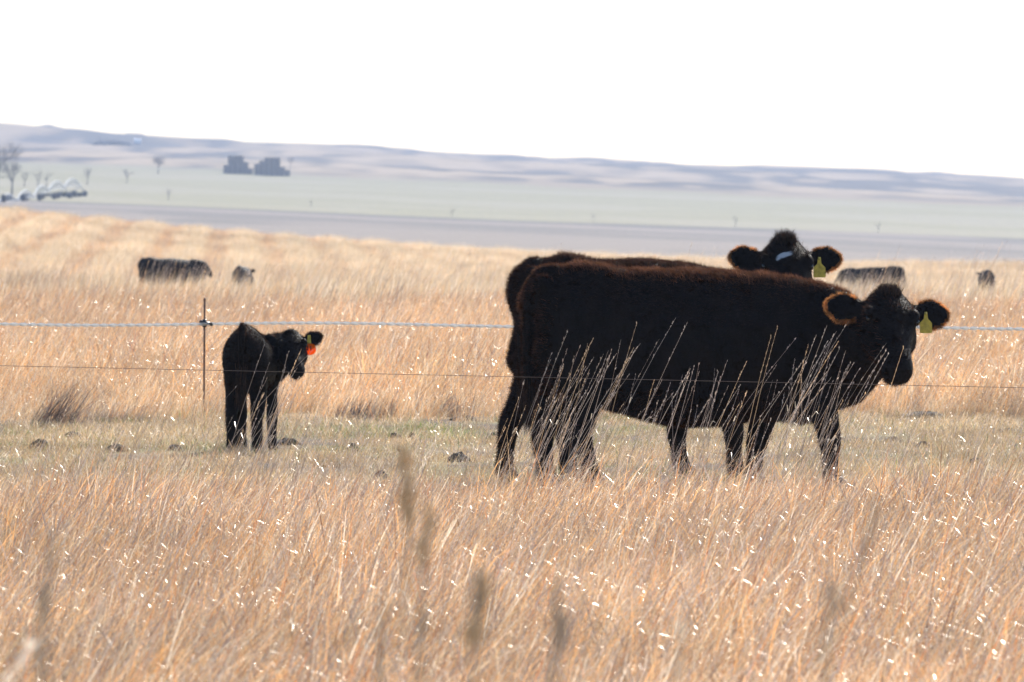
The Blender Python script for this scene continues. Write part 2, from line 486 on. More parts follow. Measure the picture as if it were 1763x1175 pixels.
# pale hay meadow up to the crest
P = points(70000, 104, 432, m=6)
rowp = 0.5 + 0.5 * np.sin((P[:, 0] + 0.037 * P[:, 1] + .5 * vnoise(P[:, 0], P[:, 1], 14, 41)) * 2 * np.pi / 2.5)
rw = sstep(180, 300, P[:, 1])
s = rng.uniform(.8, 1.25, len(P)) * (1 - .30 * rw * (1 - rowp)) * (1 + .5 * .5 * vnoise(P[:, 0], P[:, 1] / 4, 3.0, 65))
idx = np.where((rng.random(len(P)) < .06 + .62 * rw * (1 - .65 * sstep(-17, -3, P[:, 0])) * (1 - sstep(.15, .55, rowp))), rng.integers(6, 9, len(P)), rng.integers(0, 6, len(P)))
tr = sstep(176, 186, P[:, 1]) * (1 - sstep(234, 238, P[:, 1])) * sstep(-13, -12, P[:, 0]) * (1 - sstep(-7.4, -6.6, P[:, 0]))
tr = tr + sstep(200, 206, P[:, 1]) * (1 - sstep(258, 262, P[:, 1])) * sstep(8, 9, P[:, 0]) * (1 - sstep(17.5, 18.5, P[:, 0]))
s = s * (1 - .62 * np.minimum(tr, 1))                       # trodden down round the far cow and calf
scatter('meadow_grass', P, pale_c, pale_n, turn(len(P), .08, .5), size(s), 'pale straw coloured meadow grass rising to the field crest', idx=idx)

# ---------------------------------------------------------------- cattle
m_hide = None
def hide_mat(name, blaze=None, base=(0.0075, 0.0066, 0.0066)):
    nt = NT(name)
    tc = nt.n('ShaderNodeTexCoord')
    nz = nt.n('ShaderNodeTexNoise', Scale=9.0, Detail=5.0)
    mp = nt.n('ShaderNodeMapping'); mp.inputs['Scale'].default_value = (1, 1, .45)
    nt.l(tc.outputs['Object'], mp.inputs[0]); nt.l(mp.outputs[0], nz.inputs['Vector'])
    r = nt.n('ShaderNodeMapRange')
    r.inputs[1].default_value = .35; r.inputs[2].default_value = .7
    nt.l(nz.outputs[0], r.inputs[0])
    c = mixrgb(nt, 'MIX', r.outputs[0], base, tuple(v * f for v, f in zip(base, (1.9, 1.55, 1.35))))
    if blaze is not None:
        cb_, ua, wa = blaze
        sub = nt.n('ShaderNodeVectorMath', operation='SUBTRACT'); sub.inputs[1].default_value = cb_
        nt.l(tc.outputs['Object'], sub.inputs[0])
        cmb = nt.n('ShaderNodeCombineXYZ')
        for k_, a_ in enumerate((ua, wa)):
            dp = nt.n('ShaderNodeVectorMath', operation='DOT_PRODUCT'); dp.inputs[1].default_value = a_
            nt.l(sub.outputs[0], dp.inputs[0]); nt.l(dp.outputs['Value'], cmb.inputs[k_])
        ln = nt.n('ShaderNodeVectorMath', operation='LENGTH'); nt.l(cmb.outputs[0], ln.inputs[0])
        n2 = nt.n('ShaderNodeTexNoise', Scale=26.0, Detail=2.0); nt.l(tc.outputs['Object'], n2.inputs['Vector'])
        ad = nt.n('ShaderNodeMath', operation='ADD'); nt.l(ln.outputs['Value'], ad.inputs[0]); nt.l(n2.outputs[0], ad.inputs[1])
        st = nt.n('ShaderNodeMapRange')
        st.inputs[1].default_value = 1.10; st.inputs[2].default_value = 1.45; st.inputs[3].default_value = 1; st.inputs[4].default_value = 0
        nt.l(ad.outputs[0], st.inputs[0])
        c = mixrgb(nt, 'MIX', st.outputs[0], c, (0.40, 0.41, 0.43))
    b = nt.n('ShaderNodeBsdfPrincipled', Roughness=0.6)
    b.inputs['Specular IOR Level'].default_value = 0.05
    nt.l(c, b.inputs['Base Color'])
    bp = nt.n('ShaderNodeBump', Strength=0.35, Distance=0.01)
    n3 = nt.n('ShaderNodeTexNoise', Scale=60.0, Detail=4.0); nt.l(mp.outputs[0], n3.inputs['Vector'])
    nt.l(n3.outputs[0], bp.inputs['Height']); nt.l(bp.outputs[0], b.inputs['Normal'])
    nt.l(b.outputs[0], nt.out.inputs[0])
    return nt.m

def hair_mat(name, transl, gloss, rough=.35):
    nt = NT(name)
    at = nt.n('ShaderNodeAttribute', attribute_name='col')
    d = nt.n('ShaderNodeBsdfDiffuse'); nt.l(at.outputs['Color'], d.inputs['Color'])
    t = nt.n('ShaderNodeBsdfTranslucent'); nt.l(at.outputs['Color'], t.inputs['Color'])
    m = nt.n('ShaderNodeMixShader'); m.inputs[0].default_value = transl
    nt.l(d.outputs[0], m.inputs[1]); nt.l(t.outputs[0], m.inputs[2])
    g = nt.n('ShaderNodeBsdfGlossy', Roughness=rough); g.inputs['Color'].default_value = (.9, .85, .8, 1)
    m2 = nt.n('ShaderNodeMixShader'); m2.inputs[0].default_value = gloss
    nt.l(m.outputs[0], m2.inputs[1]); nt.l(g.outputs[0], m2.inputs[2])
    nt.l(m2.outputs[0], nt.out.inputs[0])
    return nt.m

m_hair = hair_mat('coat_hair', .5, .012, .5)
m_hoof = simple_mat('hoof_horn', (0.03, 0.025, 0.022), .5, noise=.3)
m_eye = simple_mat('eye_dark', (0.006, 0.005, 0.005), .08)
m_tag_y = simple_mat('tag_yellow', (0.46, 0.36, 0.045), .5, noise=.3, nscale=45)
nt = NT('tag_orange')
d_ = nt.n('ShaderNodeBsdfDiffuse'); d_.inputs['Color'].default_value = (.88, .22, .02, 1)
t_ = nt.n('ShaderNodeBsdfTranslucent'); t_.inputs['Color'].default_value = (.95, .24, .02, 1)
mx = nt.n('ShaderNodeMixShader'); mx.inputs[0].default_value = .55
nt.l(d_.outputs[0], mx.inputs[1]); nt.l(t_.outputs[0], mx.inputs[2]); nt.l(mx.outputs[0], nt.out.inputs[0])
m_tag_o = nt.m
m_ink = simple_mat('tag_ink', (0.03, 0.03, 0.03), .6)

def loft(V, F, pts, w, h, up=(0, 0, 1), lat=None, seg=18, power=2.0, pinch=0.0):
    """closed tube through pts; w half-width sideways, h half-height"""
    pts = np.asarray(pts, float); n = len(pts)
    w = np.broadcast_to(np.asarray(w, float), (n,)); h = np.broadcast_to(np.asarray(h, float), (n,))
    T = np.gradient(pts, axis=0); T /= np.linalg.norm(T, axis=1)[:, None] + 1e-9
    s0 = len(V); a = np.linspace(0, 2 * np.pi, seg, endpoint=False)
    ca, sa = np.cos(a), np.sin(a)
    e = 2.0 / power
    ca = np.sign(ca) * np.abs(ca) ** e; sa = np.sign(sa) * np.abs(sa) ** e
    frames = []
    for i in range(n):
        if lat is None:
            L = np.cross(np.asarray(up, float), T[i]); L /= np.linalg.norm(L) + 1e-9
        else:
            L = np.asarray(lat, float); L = L - T[i] * L.dot(T[i]); L /= np.linalg.norm(L) + 1e-9
        U = np.cross(T[i], L); frames.append((L, U))
    rings = [(pts[0] - T[0] * min(w[0], h[0]) * .45, .6, 0)] + [(pts[i], 1.0, i) for i in range(n)] + [(pts[-1] + T[-1] * min(w[-1], h[-1]) * .45, .6, n - 1)]
    for (p, k, i) in rings:
        L, U = frames[i]
        V.extend((p + L * (ca[j] * w[i] * k * (1 - pinch * max(sa[j], 0) ** 2)) + U * (sa[j] * h[i] * k)).tolist() for j in range(seg))
    m = len(rings)
    for i in range(m - 1):
        for j in range(seg):
            b0 = s0 + i * seg; j2 = (j + 1) % seg
            F.append((b0 + j, b0 + j2, b0 + seg + j2, b0 + seg + j))
    F.append(tuple(s0 + j for j in range(seg))[::-1])
    F.append(tuple(s0 + (m - 1) * seg + j for j in range(seg)))

def resample(rows, n):
    rows = np.asarray(rows, float); m = len(rows); t = np.linspace(0, m - 1, n)
    out = np.empty((n, rows.shape[1]))
    for k in range(n):                                     # Catmull-Rom
        i = min(int(t[k]), m - 2); f = t[k] - i
        p0, p1, p2, p3 = rows[max(i - 1, 0)], rows[i], rows[i + 1], rows[min(i + 2, m - 1)]
        out[k] = .5 * ((2 * p1) + (p2 - p0) * f + (2 * p0 - 5 * p1 + 4 * p2 - p3) * f * f + (3 * p1 - p0 - 3 * p2 + p3) * f ** 3)
    return out

def remeshed(V, F, voxel, smooth):
    me = mesh_from('tmp', V, F)
    o = bpy.data.objects.new('tmp', me); COL.objects.link(o)
    md = o.modifiers.new('r', 'REMESH'); md.mode = 'VOXEL'; md.voxel_size = voxel; md.use_smooth_shade = True
    ms = o.modifiers.new('s', 'SMOOTH'); ms.iterations = smooth; ms.factor = .5
    dg = bpy.context.evaluated_depsgraph_get()
    res = bpy.data.meshes.new_from_object(o.evaluated_get(dg))
    bpy.data.objects.remove(o); bpy.data.meshes.remove(me)
    return res

def surf_samples(me, n, weight=None, seed=0):
    r = R(seed); me.calc_loop_triangles()
    tv = np.empty(len(me.loop_triangles) * 3, np.int32); me.loop_triangles.foreach_get('vertices', tv); tv = tv.reshape(-1, 3)
    co = np.empty(len(me.vertices) * 3, np.float32); me.vertices.foreach_get('co', co); co = co.reshape(-1, 3)
    a, b, c = co[tv[:, 0]], co[tv[:, 1]], co[tv[:, 2]]
    nn = np.cross(b - a, c - a); ar = np.linalg.norm(nn, axis=1); nn /= ar[:, None] + 1e-12
    cen = (a + b + c) / 3
    p = ar if weight is None else ar * weight(cen, nn)
    p = p / p.sum()
    k = r.choice(len(tv), n, p=p); u = np.sqrt(r.random(n)); v = r.random(n)
    P = a[k] * (1 - u)[:, None] + b[k] * (u * (1 - v))[:, None] + c[k] * (u * v)[:, None]
    return P, nn[k]

def hair_mesh(name, P, D, L, W, cols, seed=0):
    """one fine tapering spike per hair"""
    r = R(seed); n = len(P)
    D = D / (np.linalg.norm(D, axis=1)[:, None] + 1e-9)
    S = np.cross(D, r.normal(size=(n, 3))); S /= np.linalg.norm(S, axis=1)[:, None] + 1e-9
    V = np.stack([P - D * .004 - S * W[:, None], P - D * .004 + S * W[:, None], P + D * L[:, None]], 1).reshape(-1, 3)
    q = np.arange(n * 3).reshape(-1, 3)
    me = bpy.data.meshes.new(name)
    me.vertices.add(n * 3); me.vertices.foreach_set('co', V.astype(np.float32).ravel())
    me.loops.add(n * 3); me.loops.foreach_set('vertex_index', q.astype(np.int32).ravel())
    me.polygons.add(n); me.polygons.foreach_set('loop_start', (np.arange(n) * 3).astype(np.int32))
    me.update(calc_edges=True)
    a = me.color_attributes.new('col', 'FLOAT_COLOR', 'POINT')
    c = np.ones((n * 3, 4), np.float32); c[:, :3] = np.repeat(cols, 3, 0); a.data.foreach_set('color', c.ravel())
    me.materials.append(m_hair)
    return me

def uv_ball(V, F, c, r, axes=None, nu=10, nv=6):
    A = np.eye(3) if axes is None else np.asarray(axes, float)
    r = np.broadcast_to(np.asarray(r, float), (3,)); s = len(V)
    V.append((np.array(c) + A[2] * r[2]).tolist())
    for i in range(1, nv):
        th = math.pi * i / nv
        for j in range(nu):
            ph = 2 * math.pi * j / nu
            V.append((np.array(c) + A[0] * r[0] * math.sin(th) * math.cos(ph) + A[1] * r[1] * math.sin(th) * math.sin(ph) + A[2] * r[2] * math.cos(th)).tolist())
    V.append((np.array(c) - A[2] * r[2]).tolist()); e = len(V) - 1
    for j in range(nu):
        F.append((s, s + 1 + j, s + 1 + (j + 1) % nu)); F.append((e, e - nu + (j + 1) % nu, e - nu + j))
        for i in range(nv - 2):
            b0 = s + 1 + i * nu; F.append((b0 + j, b0 + nu + j, b0 + nu + (j + 1) % nu, b0 + (j + 1) % nu))

HEAD = [(-.05, .075, .070), (.0, .118, .105), (.08, .134, .130), (.17, .132, .138), (.26, .108, .122), (.35, .084, .103), (.43, .078, .088), (.49, .080, .078), (.535, .064, .058)]

def build_bovine(name, root, yaw, torso, neck, legs, head, tail, voxel=.013, smooth=5, fur=60000, fur_len=1.0,
                 blaze=False, tuft=0, tag_side=None, tag_kind='yellow', ear_up=.12, hs=1.0, ear=1.0, hide=None, coat=(0.10, 0.042, 0.024), fringe=(.80, .36, .12), seed=0):
    """root at the ground; local +x forward. head=(poll, nose_dir, side_dir) in world axes about the root"""
    Rm = np.array(Matrix.Rotation(-yaw, 3, 'Z'))
    V, F = [], []
    t = resample(torso, 30)               # x, ztop, zbot, halfwidth
    pts = np.column_stack([t[:, 0], t[:, 0] * 0, (t[:, 1] + t[:, 2]) / 2])
    loft(V, F, pts, t[:, 3], (t[:, 1] - t[:, 2]) / 2, lat=(0, 1, 0), seg=26, power=2.2, pinch=.38)   # narrower over the spine
    N_ = Rm @ np.array(head[1], float); N_ /= np.linalg.norm(N_)
    L_ = Rm @ np.array(head[2], float); L_ -= N_ * L_.dot(N_); L_ /= np.linalg.norm(L_)
    O_ = Rm @ np.array(head[0], float); F_ = np.cross(N_, L_)
    def HP(tt, l, f): return O_ + (N_ * tt + L_ * l + F_ * f) * hs
    hr = resample([(a, b_, c_) for a, b_, c_ in HEAD], 20)
    loft(V, F, [HP(a, 0, .055 - c_) for a, b_, c_ in hr], hr[:, 1] * hs, hr[:, 2] * hs, lat=L_, seg=20, power=2.4)
    # jaw, cheeks, brow and nostril swellings
    for sd_ in (-1, 1):
        uv_ball(V, F, HP(.17, sd_ * .098, -.10), np.array((.075, .045, .10)) * hs, (F_, L_, N_))
        uv_ball(V, F, HP(.135, sd_ * .112, .012), np.array((.040, .032, .055)) * hs, (F_, L_, N_))
        uv_ball(V, F, HP(.505, sd_ * .046, -.02), np.array((.045, .034, .035)) * hs, (F_, L_, N_))
    uv_ball(V, F, HP(.45, 0, -.105), np.array((.035, .055, .065)) * hs, (F_, L_, N_))
    L0 = torso[-1][0] - torso[0][0]; H0 = max(q_[1] for q_ in torso); W0 = max(q_[3] for q_ in torso)
    for sd_ in ((-1, 1) if fur > 30000 else ()):
        uv_ball(V, F, (torso[0][0] + L0 * .025, sd_ * W0 * .30, H0 * .885), (L0 * .035, W0 * .13, H0 * .05))
    if neck:
        nk = [np.array(p[:3], float) for p in neck] + [HP(.10, 0, -.10), ]
        ww = [p[3] for p in neck] + [.125 * hs]; hh = [p[4] for p in neck] + [.14 * hs]
        q = resample(np.column_stack([nk, ww, hh]), 14)
        loft(V, F, q[:, :3], q[:, 3], q[:, 4], up=(0, 0, 1), seg=20)
    ears = []
    for sd_ in (-1, 1):
        e0 = HP(.035, sd_ * .095, -.035); out = L_ * sd_ * .93 - F_ * .18 + np.array((0, 0, ear_up))
        out /= np.linalg.norm(out); Le = .205 * hs * ear
        prof = [(0, .026, .028), (.16, .034, .028), (.36, .060, .020), (.60, .080, .016), (.84, .064, .013), (1.0, .026, .010)]
        q = resample([(*(e0 + out * Le * a + F_ * (-.02 * math.sin(a * 3.1)) * hs), b_ * hs * ear, c_ * hs * ear) for a, b_, c_ in prof], 14)
        latv = N_ * .45 + np.array((0, 0, -.6)) + F_ * .1
        loft(V, F, q[:, :3], q[:, 3], np.maximum(q[:, 4], voxel * 1.15), lat=latv, seg=14)
        ears.append((e0, out, Le, np.cross(out, latv)))
    for lg in legs:                        # x, y, z, r_front-back, r_side
        q = resample(lg, 22)
        loft(V, F, q[:, :3], q[:, 4], q[:, 3], lat=(0, 1, 0), seg=14)
    if tail is not None:
        q = resample(tail, 16)
        loft(V, F, q[:, :3], q[:, 3], q[:, 3], lat=(0, 1, 0), seg=10)
    me = remeshed(V, F, voxel, smooth)
    me.name = name + '_body'
    if blaze:
        c = HP(.125, -.02, .06)
        ua = (L_ * .86 - N_ * .5) / (.062 * hs); wa = (L_ * .5 + N_ * .86) / (.026 * hs)
        hide = hide_mat(name + '_hide', (tuple(c), tuple(ua), tuple(wa)))
    body = link_mesh('body', me, root, hide or m_hide, True)
    # eyes
    for sd_ in (-1, 1):
        v, f = [], []
        uv_ball(v, f, HP(.165, sd_ * .124, .008), np.array((.020, .014, .023)) * hs, (F_, L_, N_), 10, 8)
        link_mesh('eye', mesh_from('eye', v, f), root, m_eye, True)
    # hooves
    for lg in legs:
        x, y, z, a, b_ = lg[-1]
        v, f = [], []
        for cl in (-1, 1):
            loft(v, f, [(x + .012, y + cl * b_ * .5, z + .035), (x + .022, y + cl * b_ * .52, z + .0), (x + .03, y + cl * b_ * .55, z - .028)],
                 [b_ * .42, b_ * .48, b_ * .5], [a * .85, a * 1.05, a * 1.2], lat=(0, 1, 0), seg=10)
        link_mesh('hoof', mesh_from('hoof', v, f), root, m_hoof, True)
    if fur:
        xmin = torso[0][0]; 
        earC = [(e[0] + e[1] * e[2] * .6) for e in ears]
        def near_ear(c): return np.min([np.linalg.norm(c - q_, axis=1) for q_ in earC], axis=0) < .56 * .24 * hs * ear
        def wt(c, nn): return .35 + 1.5 * np.clip(nn[:, 2], 0, 1) ** 1.5 + 1.2 * (c[:, 0] < xmin + .12) + 0.6 * (nn[:, 2] < -.5)
        Pn, Nn = surf_samples(me, fur, wt, seed)
        r = R(seed + 5); n = len(Pn)
        D = Nn * .55 + np.array((-.55, 0, -.35)) + r.normal(0, .28, (n, 3))
        patchy = vnoise(Pn[:, 0] * 1.0 + 9, Pn[:, 1] + Pn[:, 2], .16, seed + 3) + .5
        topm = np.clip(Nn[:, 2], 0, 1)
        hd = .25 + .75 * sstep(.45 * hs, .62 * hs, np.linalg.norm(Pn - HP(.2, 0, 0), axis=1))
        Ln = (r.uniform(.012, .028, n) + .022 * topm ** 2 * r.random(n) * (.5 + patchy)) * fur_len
        cc = np.array((.014, .0095, .0075)) + (np.array(coat) - .010) * (topm ** 3 * hd * (.35 + .9 * patchy) * r.uniform(.5, 1.3, n))[:, None]  # browner facing up: bleached hair, plus the sunlit band painted in
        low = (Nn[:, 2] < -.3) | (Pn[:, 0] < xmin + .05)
        cc = np.where(low[:, None], cc + np.array((.05, .02, .01)) * r.random((n, 1)), cc)  # orange backlight rim painted into rear and underside hair
        if blaze:
            bl = (((Pn - c) @ ua) ** 2 + ((Pn - c) @ wa) ** 2 < .8) & (np.linalg.norm(Pn - c, axis=1) < .15)
            keep = ~bl; Pn, D, Ln, cc, n = Pn[keep], D[keep], Ln[keep], cc[keep], int(keep.sum())
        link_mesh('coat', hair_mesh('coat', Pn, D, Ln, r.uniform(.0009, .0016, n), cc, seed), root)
        if fur > 30000:
            nb = int(fur * .38)
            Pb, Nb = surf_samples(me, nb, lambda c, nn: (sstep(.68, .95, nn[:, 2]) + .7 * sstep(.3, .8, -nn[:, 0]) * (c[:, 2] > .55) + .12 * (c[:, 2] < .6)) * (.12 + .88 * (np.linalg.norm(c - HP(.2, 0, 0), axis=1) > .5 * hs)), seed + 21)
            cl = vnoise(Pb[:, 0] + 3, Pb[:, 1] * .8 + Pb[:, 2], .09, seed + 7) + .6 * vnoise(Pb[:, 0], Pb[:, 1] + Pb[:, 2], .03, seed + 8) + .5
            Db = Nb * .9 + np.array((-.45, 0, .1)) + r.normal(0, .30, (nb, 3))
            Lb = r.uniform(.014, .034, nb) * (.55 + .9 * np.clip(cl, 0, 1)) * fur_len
            cb_ = np.array(coat) * (.35 + 1.3 * np.clip(cl, 0, 1) * r.uniform(.5, 1.2, nb))[:, None]  # lighter brown paints the backlit rim along back, rump and legs
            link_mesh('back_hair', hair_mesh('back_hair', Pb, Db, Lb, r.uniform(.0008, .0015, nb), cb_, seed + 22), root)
        # ear fringe
        for e0, out, Le, nv_ in ears:
            cen = e0 + out * Le * .58
            nu_ = nv_ / np.linalg.norm(nv_)
            def we(c, nn): return (np.linalg.norm(c - cen, axis=1) < .66 * Le) * (np.abs((c - cen) @ nu_) < .045 * hs * ear) * ((c - e0) @ out > .34 * Le) * (np.abs(nn @ nu_) < .8) * 1.0 + 1e-9
            Pe, Ne = surf_samples(me, 3800 if fur > 30000 else 2400, we, seed + 9)
            De = (Pe - cen); De = De - np.outer(De @ nv_, nv_) / nv_.dot(nv_)
            De /= np.linalg.norm(De, axis=1)[:, None] + 1e-9
            De = De + out * .25 + r.normal(0, .28, De.shape)
            ne = len(Pe)
            ce = np.array(fringe) * (r.uniform(.4, 1.15, (ne, 1)) * np.clip(.85 + 1.3 * vnoise(Pe[:, 0] + 5, Pe[:, 2] + Pe[:, 1], .035, seed + 31), .15, 1.3)[:, None])
            link_mesh('ear_fringe', hair_mesh('ear_fringe', Pe, De, (.008 + .026 * r.random(ne) ** 1.6) * fur_len, r.uniform(.0009, .0016, ne), ce, seed + 2), root)
        if tuft:
            cen = HP(-.02, 0, .01)
            Pt, Nt = surf_samples(me, tuft * 13, lambda c, nn: (np.linalg.norm(c - cen, axis=1) < .062 * hs) * 1.0 + 1e-9, seed + 12)
            lock = r.integers(0, 14, len(Pt)); ld = r.normal(0, .35, (14, 3)) + np.array((0, 0, 1.25)); ll = r.uniform(.04, .11, 14)
            Dt = ld[lock] + r.normal(0, .07, (len(Pt), 3))
            ct = np.array((.02, .016, .014)) + np.array((.06, .03, .02)) * r.random((len(Pt), 1)) ** 3
            link_mesh('forelock', hair_mesh('forelock', Pt, Dt, ll[lock] * r.uniform(.5, 1, len(Pt)) * tuft / 100, r.uniform(.001, .002, len(Pt)), ct, seed + 3), root)
        if tail is not None:
            tx, ty, tz, tr = tail[-1]; n2 = 900
            zz = r.random(n2) ** .8
            Pt = np.array((tx, ty, tz + .16)) + np.column_stack([r.normal(0, .016, n2), r.normal(0, .016, n2), -zz * .22])
            Dt = np.column_stack([r.normal(0, .10, n2), r.normal(0, .10, n2), -np.ones(n2)])
            ct = np.array((.018, .013, .011)) + np.array((.09, .04, .02)) * r.random((n2, 1)) ** 2
            link_mesh('tail_switch', hair_mesh('tail_switch', Pt, Dt, r.uniform(.08, .17, n2) * fur_len, r.uniform(.001, .002, n2), ct, seed + 4), root)
    if tag_side is not None:
        e0, out, Le, nv_ = ears[0 if tag_side < 0 else 1]
        down = np.array((0, 0, -1.0)); nrm = nv_ / np.linalg.norm(nv_); 
        if (np.linalg.inv(Rm) @ nrm)[1] > 0: nrm = -nrm          # towards the viewer's side of the ear
        side = np.cross(down, nrm); side /= np.linalg.norm(side); nrm = np.cross(side, down)
        tp = e0 + out * Le * .40 + nrm * .035 * hs + down * .006 * hs
        def plate(nm, outline, off, mat, th=.003, par=None):
            v = [tuple(tp + side * a + down * b_ + nrm * (off + k * th)) for k in (0, 1) for a, b_ in outline]; n = len(outline)
            f = [tuple(range(n)), tuple(range(2 * n - 1, n - 1, -1))] + [(i, (i + 1) % n, n + (i + 1) % n, n + i) for i in range(n)]
            return link_mesh(nm, mesh_from(nm, v, f), par or root, mat)
        k = hs
        if tag_kind == 'yellow':
            tg = plate('ear_tag', [(-.008, -.005), (.008, -.005), (.013, .035), (.036, .058), (.037, .112), (.030, .118), (-.032, .118), (-.039, .112), (-.037, .058), (-.013, .035)], 0, m_tag_y)
            v, f = [], []; uv_ball(v, f, tp + down * .006 + nrm * .004, .008)
            link_mesh('stud', mesh_from('stud', v, f), tg, m_tag_y, True)
        else:
            plate('tag_tab', [(-.009, -.025), (.009, -.025), (.015, .045), (-.015, .045)], 0, m_tag_y)
            oct_ = [(.044 * math.cos(a) * (1 + .08 * abs(math.sin(2 * a))), .068 + .038 * math.sin(a) * (1 + .08 * abs(math.sin(2 * a)))) for a in np.linspace(0, 2 * math.pi, 16, endpoint=False)]
            tg = plate('ear_tag', oct_, .0035, m_tag_o)
            for a0 in (-.012, .008):
                plate('tag_mark', [(a0, .048), (a0 + .006, .048), (a0 + .004, .078), (a0 - .002, .078)], .0075, m_ink, .001, tg)
    return body

m_hide = hide_mat('black_hide')
PX = 45 / FPX
def nl(px, py): return ((px - 905) * PX, (840 - py) * PX)

# near cow ---------------------------------------------------------------
D1 = 44.35
def near_section(px, top, bot, w):
    x, zt = nl(px, top); _, zb = nl(px, bot); return (x, zt, zb, w)
TORSO = [near_section(*a) for a in ((922, 492, 610, .10), (934, 460, 640, .17), (965, 448, 672, .235), (1010, 452, 690, .27), (1060, 461, 700, .295),
         (1110, 463, 714, .325), (1160, 463, 728, .345), (1220, 464, 730, .35), (1280, 468, 722, .33), (1330, 474, 720, .30), (1380, 483, 724, .265), (1425, 500, 734, .24), (1462, 545, 728, .185), (1486, 600, 712, .11))]
def legpath(pts, y): return [(*((nl(px, py)[0]), y + dy, nl(px, py)[1]), a, b_) for (px, py, dy, a, b_) in pts]
HIND_A = legpath([(985, 545, .05, .20, .10), (992, 620, .02, .195, .10), (1008, 672, 0, .135, .085), (1006, 715, 0, .082, .06), (1002, 745, 0, .070, .052), (1012, 778, 0, .052, .044), (1020, 812, 0, .056, .05), (1026, 828, 0, .055, .05)], -.17)
HIND_B = legpath([(975, 545, -.05, .17, .10), (972, 620, -.02, .15, .09), (968, 672, 0, .115, .08), (946, 720, 0, .078, .06), (938, 748, 0, .068, .052), (940, 780, 0, .052, .044), (944, 812, 0, .056, .05), (949, 828, 0, .055, .05)], .17)
FORE_A = legpath([(1385, 590, .04, .15, .09), (1398, 660, .02, .13, .08), (1415, 712, 0, .082, .062), (1424, 757, 0, .066, .055), (1424, 785, 0, .050, .043), (1426, 813, 0, .054, .05), (1430, 828, 0, .055, .05)], -.14)
FORE_B = legpath([(1350, 590, -.04, .15, .09), (1335, 660, -.02, .12, .08), (1315, 712, 0, .082, .062), (1303, 757, 0, .066, .055), (1299, 785, 0, .050, .043), (1297, 813, 0, .054, .05), (1299, 828, 0, .055, .05)], .14)
TAIL = [(*((nl(a, b_)[0]), 0, nl(a, b_)[1]), r) for a, b_, r in ((968, 470, .045), (942, 470, .046), (923, 490, .042), (914, 530, .036), (911, 610, .029), (914, 690, .022))]
# tail hangs a little to the camera's side of the hocks
TAIL = [(x, y - .03 * k, z, r) for k, (x, y, z, r) in enumerate(TAIL)]
x1 = px2x(901, D1)
c1 = empty('cow', (x1, D1, float(gz(x1 + .9, D1)) + .0))
tag(c1, 'large black brown cow nearest the camera, standing side on with its head turned, yellow tag', 'cow', 'cattle in the grazed strip')
pz = nl(1521, 512)
build_bovine('near_cow', c1, 0.0, TORSO,
             [(nl(1345, 0)[0], 0, nl(0, 590)[1], .25, .33), (nl(1405, 0)[0], -.04, nl(0, 590)[1], .215, .285), (nl(1462, 0)[0], -.12, nl(0, 592)[1], .18, .245)],
             [HIND_A, HIND_B, FORE_A, FORE_B], ((pz[0], -.34, pz[1]), (.05, -.72, -.66), (.95, .05, -.15)), TAIL,
             hs=1.15, ear=1.04, tag_side=1, fur=85000, tuft=70, coat=(.125, .056, .033), seed=1)

# cow behind -------------------------------------------------------------
D2 = 45.65; YAW2 = math.radians(16)
S2 = D2 / FPX
def t2(dx, dz, k=1.0): return [(x * k + dx, zt + dz, zb + dz, w * .95) for x, zt, zb, w in TORSO]
x2 = px2x(884, D2)
c2 = empty('cow', (x2, D2, float(gz(x2 + .8, D2))), YAW2)
tag(c2, 'black cow with white forehead patch half hidden behind the nearest cow', 'cow', 'cattle in the grazed strip')
def leg2(lg, x_foot, x_top, dz=0.0):
    x0, x1_ = lg[0][0], lg[-1][0]
    return [((x_top + (x_foot - x_top) * (l[0] - x0) / (x1_ - x0 + 1e-6)) if False else l[0] - x1_ + x_foot + (x_top - x0 - (x_foot - x1_)) * (1 - i / (len(lg) - 1)), l[1], l[2] + dz * (1 - i / (len(lg) - 1)), l[3], l[4]) for i, l in enumerate(lg)]
hx = (1345 - 884) * 46.7 / FPX; hz = EYE + (HORIZON - 424) * 46.7 / FPX - float(gz(x2 + .8, D2))
T2 = t2(0, .045, .78)
build_bovine('rear_cow', c2, YAW2, T2,
             [(1.12, 0, .92, .23, .31), (1.34, -.02, 1.0, .19, .26), (1.52, -.06, 1.10, .16, .21)],
             [leg2(HIND_A, .30, .26, .03), leg2(HIND_B, -.01, .24, .03), leg2(FORE_A, 1.36, 1.20, .03), leg2(FORE_B, 1.12, 1.16, .03)],
             ((hx, .32, hz), (.02, -.42, -.36), (1, .03, -.03)), [(x * .78, y, z + .03, r) for x, y, z, r in TAIL],
             hs=1.14, ear=.95, blaze=True, tuft=72, tag_side=1, fur=65000, coat=(.065, .033, .023), seed=2)

